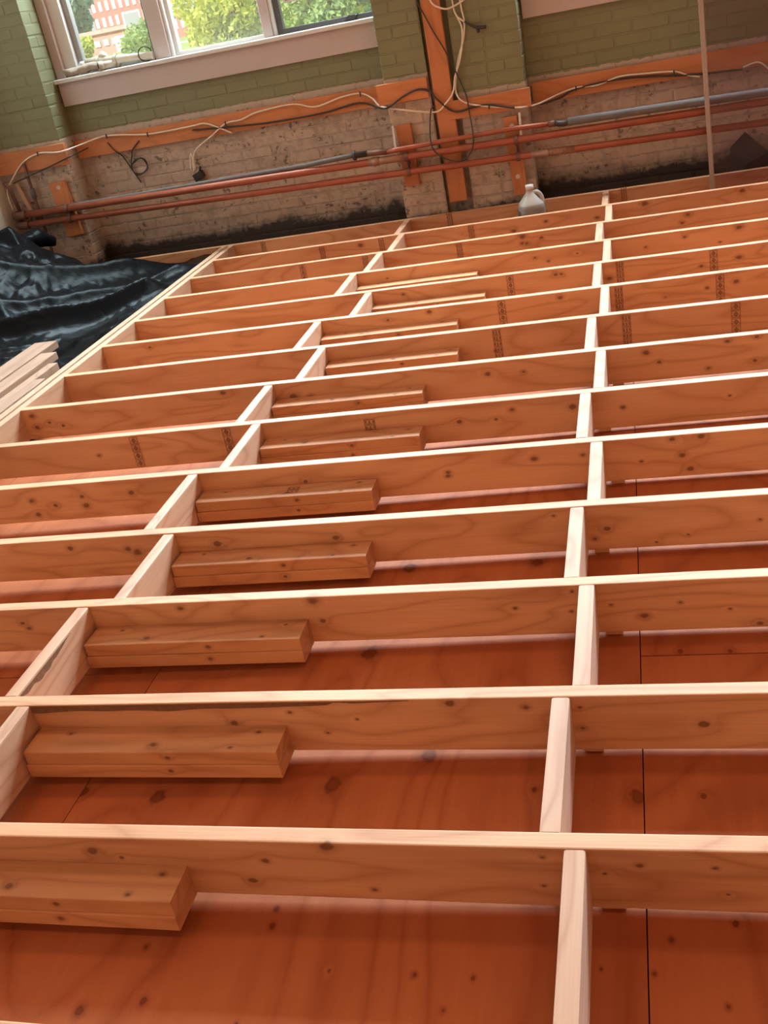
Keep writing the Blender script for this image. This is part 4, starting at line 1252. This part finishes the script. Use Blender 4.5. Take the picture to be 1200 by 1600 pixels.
# rolled wrap
P = catmull([(-3.49, 5.94, zst + 0.026), (-3.40, 5.935, zst + 0.03), (-3.30, 5.945, zst + 0.036), (-3.20, 5.96, zst + 0.03)], 8)
bm = bmesh.new(); o0 = P[0].copy()
add_tube(bm, [p - o0 for p in P], 0.025, 14)
for v in bm.verts: v.co += noise.noise_vector(v.co * 22) * 0.011
o = link('pipe_wrap', bm_mesh(bm, 'pipe_wrap'), M['foam'], None, o0)
tag(o, 'lumpy roll of tan pipe wrap at the left end of the window sill', 'pipe wrap')
P = [(-3.40, 5.985, zst + 0.02), (-3.37, 5.985, zst + 0.055), (-3.345, 5.985, zst + 0.05)]
bm = bmesh.new(); add_tube(bm, [Vector(p) - Vector(P[0]) for p in catmull(P, 6)], 0.024, 10)
for v in bm.verts: v.co += noise.noise_vector(v.co * 40) * 0.006
o = link('paper_wad', bm_mesh(bm, 'paper_wad'), M['white_plastic'], None, P[0])
tag(o, 'crumpled pale wad against the left window frame on the sill', 'paper')
bm = bmesh.new(); ring = [(0.045 * math.cos(a), 0.0, 0.045 * math.sin(a) + 0.047) for a in [PI * 2 * q / 20 for q in range(21)]]
add_tube(bm, ring, 0.004, 6)
o = link('cable_loop', bm_mesh(bm, 'cable_loop'), M['cable_black'], None, (-2.90, 5.965, zst), (0, 0, 0.3))
tag(o, 'loop of black cable around the right end of the long sill pipe', 'cable')

# ------------------------------------------------------------------ outside
GZ = 0.35
grass = plain('grass', (0.42, 0.46, 0.10), 0.9, noise_amt=0.5, nscale=0.35)
asph = plain('paving', (0.55, 0.52, 0.48), 0.9, noise_amt=0.2, nscale=0.3)
redbrick = plain('red_brick', (0.55, 0.22, 0.18), 0.85, noise_amt=0.2, nscale=0.5)
pinkbrick = plain('pink_brick', (0.60, 0.30, 0.25), 0.85, noise_amt=0.2, nscale=0.6)
winwhite = plain('white_window', (0.80, 0.80, 0.78), 0.5)
winglass = plain('far_glass', (0.45, 0.50, 0.55), 0.2)
gr = wbox('trim_5', (-260, 6.6, GZ - 1.0), (60, 420, GZ), grass)
gr.name = 'ground'
tag(gr, kind='structure')
rd = wbox('road', (-240, 118, GZ), (-10, 140, GZ + 0.03), asph)
tag(rd, kind='structure')


def far_building(name, x0, x1, y, h, mat, cols, rows, z0, dz, ww, wh, lab, roof=None, cat='building'):
    e = empty(name, ((x0 + x1) / 2, y, GZ))
    tag(e, lab, cat)
    W = x1 - x0
    D = 14
    bm = bmesh.new(); add_box(bm, (0, D / 2, h / 2), (W, D, h)); link('building_wall', bm_mesh(bm, 'building_wall'), mat, e)
    bm = bmesh.new(); add_box(bm, (0, D / 2, h + 0.35), (W + 1, D + 1, 0.7)); link('cornice', bm_mesh(bm, 'cornice'), roof or winwhite, e)
    wm = box_mesh('window', (ww, 0.3, wh)); wm.materials.append(winwhite)
    pm_ = box_mesh('pane', (ww * 0.5, 0.1, wh * 0.8)); pm_.materials.append(winglass)
    for r in range(rows):
        for c in range(cols):
            x = -W / 2 + (c + 0.5) * W / cols
            f = link('window', wm, None, e, (x, -0.05, z0 + r * dz))
            link('pane', pm_, None, f, (0, -0.14, 0))
    return e


far_building('brick_building', -148.0, -116.0, 300, 27, redbrick, 15, 6, 3.6, 4.1, 1.0, 2.5, 'big red brick mill building with rows of white windows, beyond the left pane')
far_building('low_building', -100.5, -84.5, 190, 3.6, pinkbrick, 9, 1, 2.0, 3, 1.1, 1.0, 'long low pink brick shed in front of the mill building', roof=plain('shed_roof', (0.62, 0.38, 0.33), 0.8))
e = empty('billboard', (-72.7, 160, GZ))
tag(e, 'grey board in a white frame standing before the mill building', 'sign')
bm = bmesh.new(); add_box(bm, (0, 0, 4.1), (2.9, 0.2, 2.6)); link('board_frame', bm_mesh(bm, 'board_frame'), winwhite, e)
bm = bmesh.new(); add_box(bm, (0, -0.13, 4.15), (2.4, 0.1, 2.0)); link('board_panel', bm_mesh(bm, 'board_panel'), plain('grey_board', (0.34, 0.36, 0.36), 0.7), e)
for s in (-1, 1):
    bm = bmesh.new(); add_box(bm, (s * 1.0, 0, 1.4), (0.2, 0.18, 2.8)); link('post', bm_mesh(bm, 'post'), winwhite, e)


def van(x, y, s, lab, col):
    e = empty('van', (x, y, GZ + 0.03))
    tag(e, lab, 'van', 'parked vans')
    m_ = plain('van_paint', col, 0.4)
    bm = bmesh.new()
    pr_ = [(-2.4, 0.35), (2.4, 0.35), (2.4, 1.1), (1.9, 1.25), (1.3, 2.1), (-2.3, 2.2), (-2.4, 2.0)]
    a = [bm.verts.new((px * s, -0.9, pz * s)) for px, pz in pr_]
    b = [bm.verts.new((px * s, 0.9, pz * s)) for px, pz in pr_]
    bm.faces.new(a); bm.faces.new(b[::-1])
    for i in range(len(pr_)):
        j = (i + 1) % len(pr_)
        bm.faces.new((a[j], a[i], b[i], b[j]))
    bmesh.ops.recalc_face_normals(bm, faces=bm.faces[:])
    link('van_body', bm_mesh(bm, 'van_body'), m_, e)
    bm = bmesh.new(); add_box(bm, (0.3 * s, -0.92, 1.6 * s), (2.4 * s, 0.04, 0.5 * s)); link('window_band', bm_mesh(bm, 'window_band'), winglass, e)
    for wx in (-1.5, 1.5):
        bm = bmesh.new(); cyl_between(bm, (wx * s, -0.95, 0.36 * s), (wx * s, -0.7, 0.36 * s), 0.36 * s, 14)
        link('wheel', bm_mesh(bm, 'wheel'), M['iron'], e)


van(-64.0, 140.0, 1.0, 'pale blue van parked beyond the left pane, nearer one', (0.55, 0.62, 0.75))
van(-60.0, 131.0, 0.95, 'white van parked in front of the pale blue one', (0.75, 0.78, 0.82))


def foliage_mesh(rx, ry, rz, zc, n, leaf, seed, lumps=16):
    rg = np.random.default_rng(seed)
    cs = rg.normal(size=(lumps, 3)); cs /= np.linalg.norm(cs, axis=1)[:, None]
    cs *= (rg.uniform(0.25, 0.72, (lumps, 1)))
    cs *= np.array([rx, ry, rz])
    which = rg.integers(0, lumps, n)
    d = rg.normal(size=(n, 3)); d /= np.linalg.norm(d, axis=1)[:, None]
    rad = rg.uniform(0.6, 1.0, (n, 1)) * min(rx, ry, rz) * rg.uniform(0.3, 0.55, (lumps, 1))[which]
    c = cs[which] + d * rad
    c[:, 2] += zc
    u = rg.normal(size=(n, 3)); u /= np.linalg.norm(u, axis=1)[:, None]
    v = np.cross(u, rg.normal(size=(n, 3))); v /= np.linalg.norm(v, axis=1)[:, None]
    sz = leaf * rg.uniform(0.6, 1.3, (n, 1))
    P = np.stack([c - u * sz, c + v * sz * 0.55, c + u * sz, c - v * sz * 0.55], 1).reshape(-1, 3)
    me = bpy.data.meshes.new('foliage')
    me.from_pydata(P.tolist(), [], [tuple(range(4 * i, 4 * i + 4)) for i in range(n)])
    return me


def leaf_mat(name, a, b):
    m, N, L, bs = new_mat(name)
    g = N.new('ShaderNodeNewGeometry'); n = N.new('ShaderNodeTexNoise'); n.inputs['Scale'].default_value = 0.9; n.inputs['Detail'].default_value = 4
    L.new(g.outputs['Position'], n.inputs['Vector'])
    f = math_node(N, L, 'ADD', math_node(N, L, 'MULTIPLY', g.outputs['Random Per Island'], 0.5), math_node(N, L, 'MULTIPLY', math_node(N, L, 'SUBTRACT', n.outputs[0], 0.35), 1.2), clamp=True)
    L.new(mixc(N, L, f, a, b), bs.inputs['Base Color'])
    bs.inputs['Roughness'].default_value = 0.6
    tr = N.new('ShaderNodeBsdfTranslucent'); L.new(mixc(N, L, f, a, b), tr.inputs[0])
    mx = N.new('ShaderNodeMixShader'); mx.inputs[0].default_value = 0.4
    L.new(bs.outputs[0], mx.inputs[1]); L.new(tr.outputs[0], mx.inputs[2])
    L.new(mx.outputs[0], N['Material Output'].inputs[0])
    return m


LM = {'yellow': leaf_mat('yellow_leaf', (0.85, 0.80, 0.14), (0.38, 0.52, 0.12)),
      'green': leaf_mat('green_leaf', (0.55, 0.66, 0.22), (0.22, 0.38, 0.14)),
      'teal': leaf_mat('blue_green_leaf', (0.42, 0.55, 0.42), (0.20, 0.32, 0.25))}
barkm = plain('tree_bark', (0.16, 0.11, 0.08), 0.9)


def tree(x, y, rx, rz, zc, n, leaf, kind, lab, seed, name='tree'):
    e = empty(name, (x, y, GZ))
    tag(e, lab, 'tree', 'trees outside the window')
    fo = link('foliage', foliage_mesh(rx, rx * 0.8, rz, zc, n, leaf, seed), LM[kind], e)
    fo['kind'] = 'stuff'
    bm = bmesh.new()
    add_tube(bm, [(0, 0, 0), (0.1, 0, zc * 0.5), (0, 0.1, zc)], [0.16 * rx / 3 + 0.05, 0.12 * rx / 3 + 0.04, 0.03], 8)
    r_ = random.Random(seed)
    for q in range(7):
        a = r_.uniform(0, 2 * PI); s = r_.uniform(0.3, 0.75)
        add_tube(bm, [(0.05, 0, zc * r_.uniform(0.35, 0.8)), (math.cos(a) * rx * s * 0.5, math.sin(a) * rx * s * 0.4, zc + rz * 0.1), (math.cos(a) * rx * s, math.sin(a) * rx * s * 0.8, zc + rz * r_.uniform(0.0, 0.6))], [0.07 * rx / 3, 0.045 * rx / 3, 0.015], 6)
    link('trunk', bm_mesh(bm, 'trunk'), barkm, e)


tree(-123.0, 240, 8.5, 10.0, 14.0, 7000, 0.8, 'teal', 'rounded blue-green tree behind the left pane, left of the mill building', 1)
tree(-27.2, 52, 1.5, 0.9, 0.9, 2500, 0.11, 'yellow', 'low yellow bush at the lower left of the left pane', 2, 'bush')
tree(-9.7, 27.0, 1.7, 2.4, 1.2, 14000, 0.085, 'yellow', 'bright yellow-green tree filling the middle pane', 3)
tree(-7.9, 30.5, 2.3, 2.4, 1.2, 14000, 0.085, 'yellow', 'yellow-green tree at the right side of the middle pane', 4)
tree(-6.0, 24.0, 1.7, 2.2, 1.1, 11000, 0.085, 'green', 'pale green tree behind the right pane, left part', 5)
tree(-4.3, 29.0, 2.2, 2.4, 1.2, 11000, 0.09, 'green', 'pale green tree behind the right pane, next to the pier', 6)
tree(-16.2, 36, 0.5, 1.0, 0.9, 2500, 0.09, 'green', 'small green tree at the right edge of the left pane', 7)
tree(-20.0, 44, 1.4, 1.0, 0.9, 2500, 0.10, 'green', 'green bush under the billboard', 8, 'bush')
for i, (x, y, r_) in enumerate([(1.5, 30, 3), (7, 30, 3.2), (13, 32, 3)]):
    tree(x, y, r_, 3, 3.2, 5000, 0.12, 'green', ['left', 'middle', 'right'][i] + ' one of three trees outside the right hand windows', 20 + i)
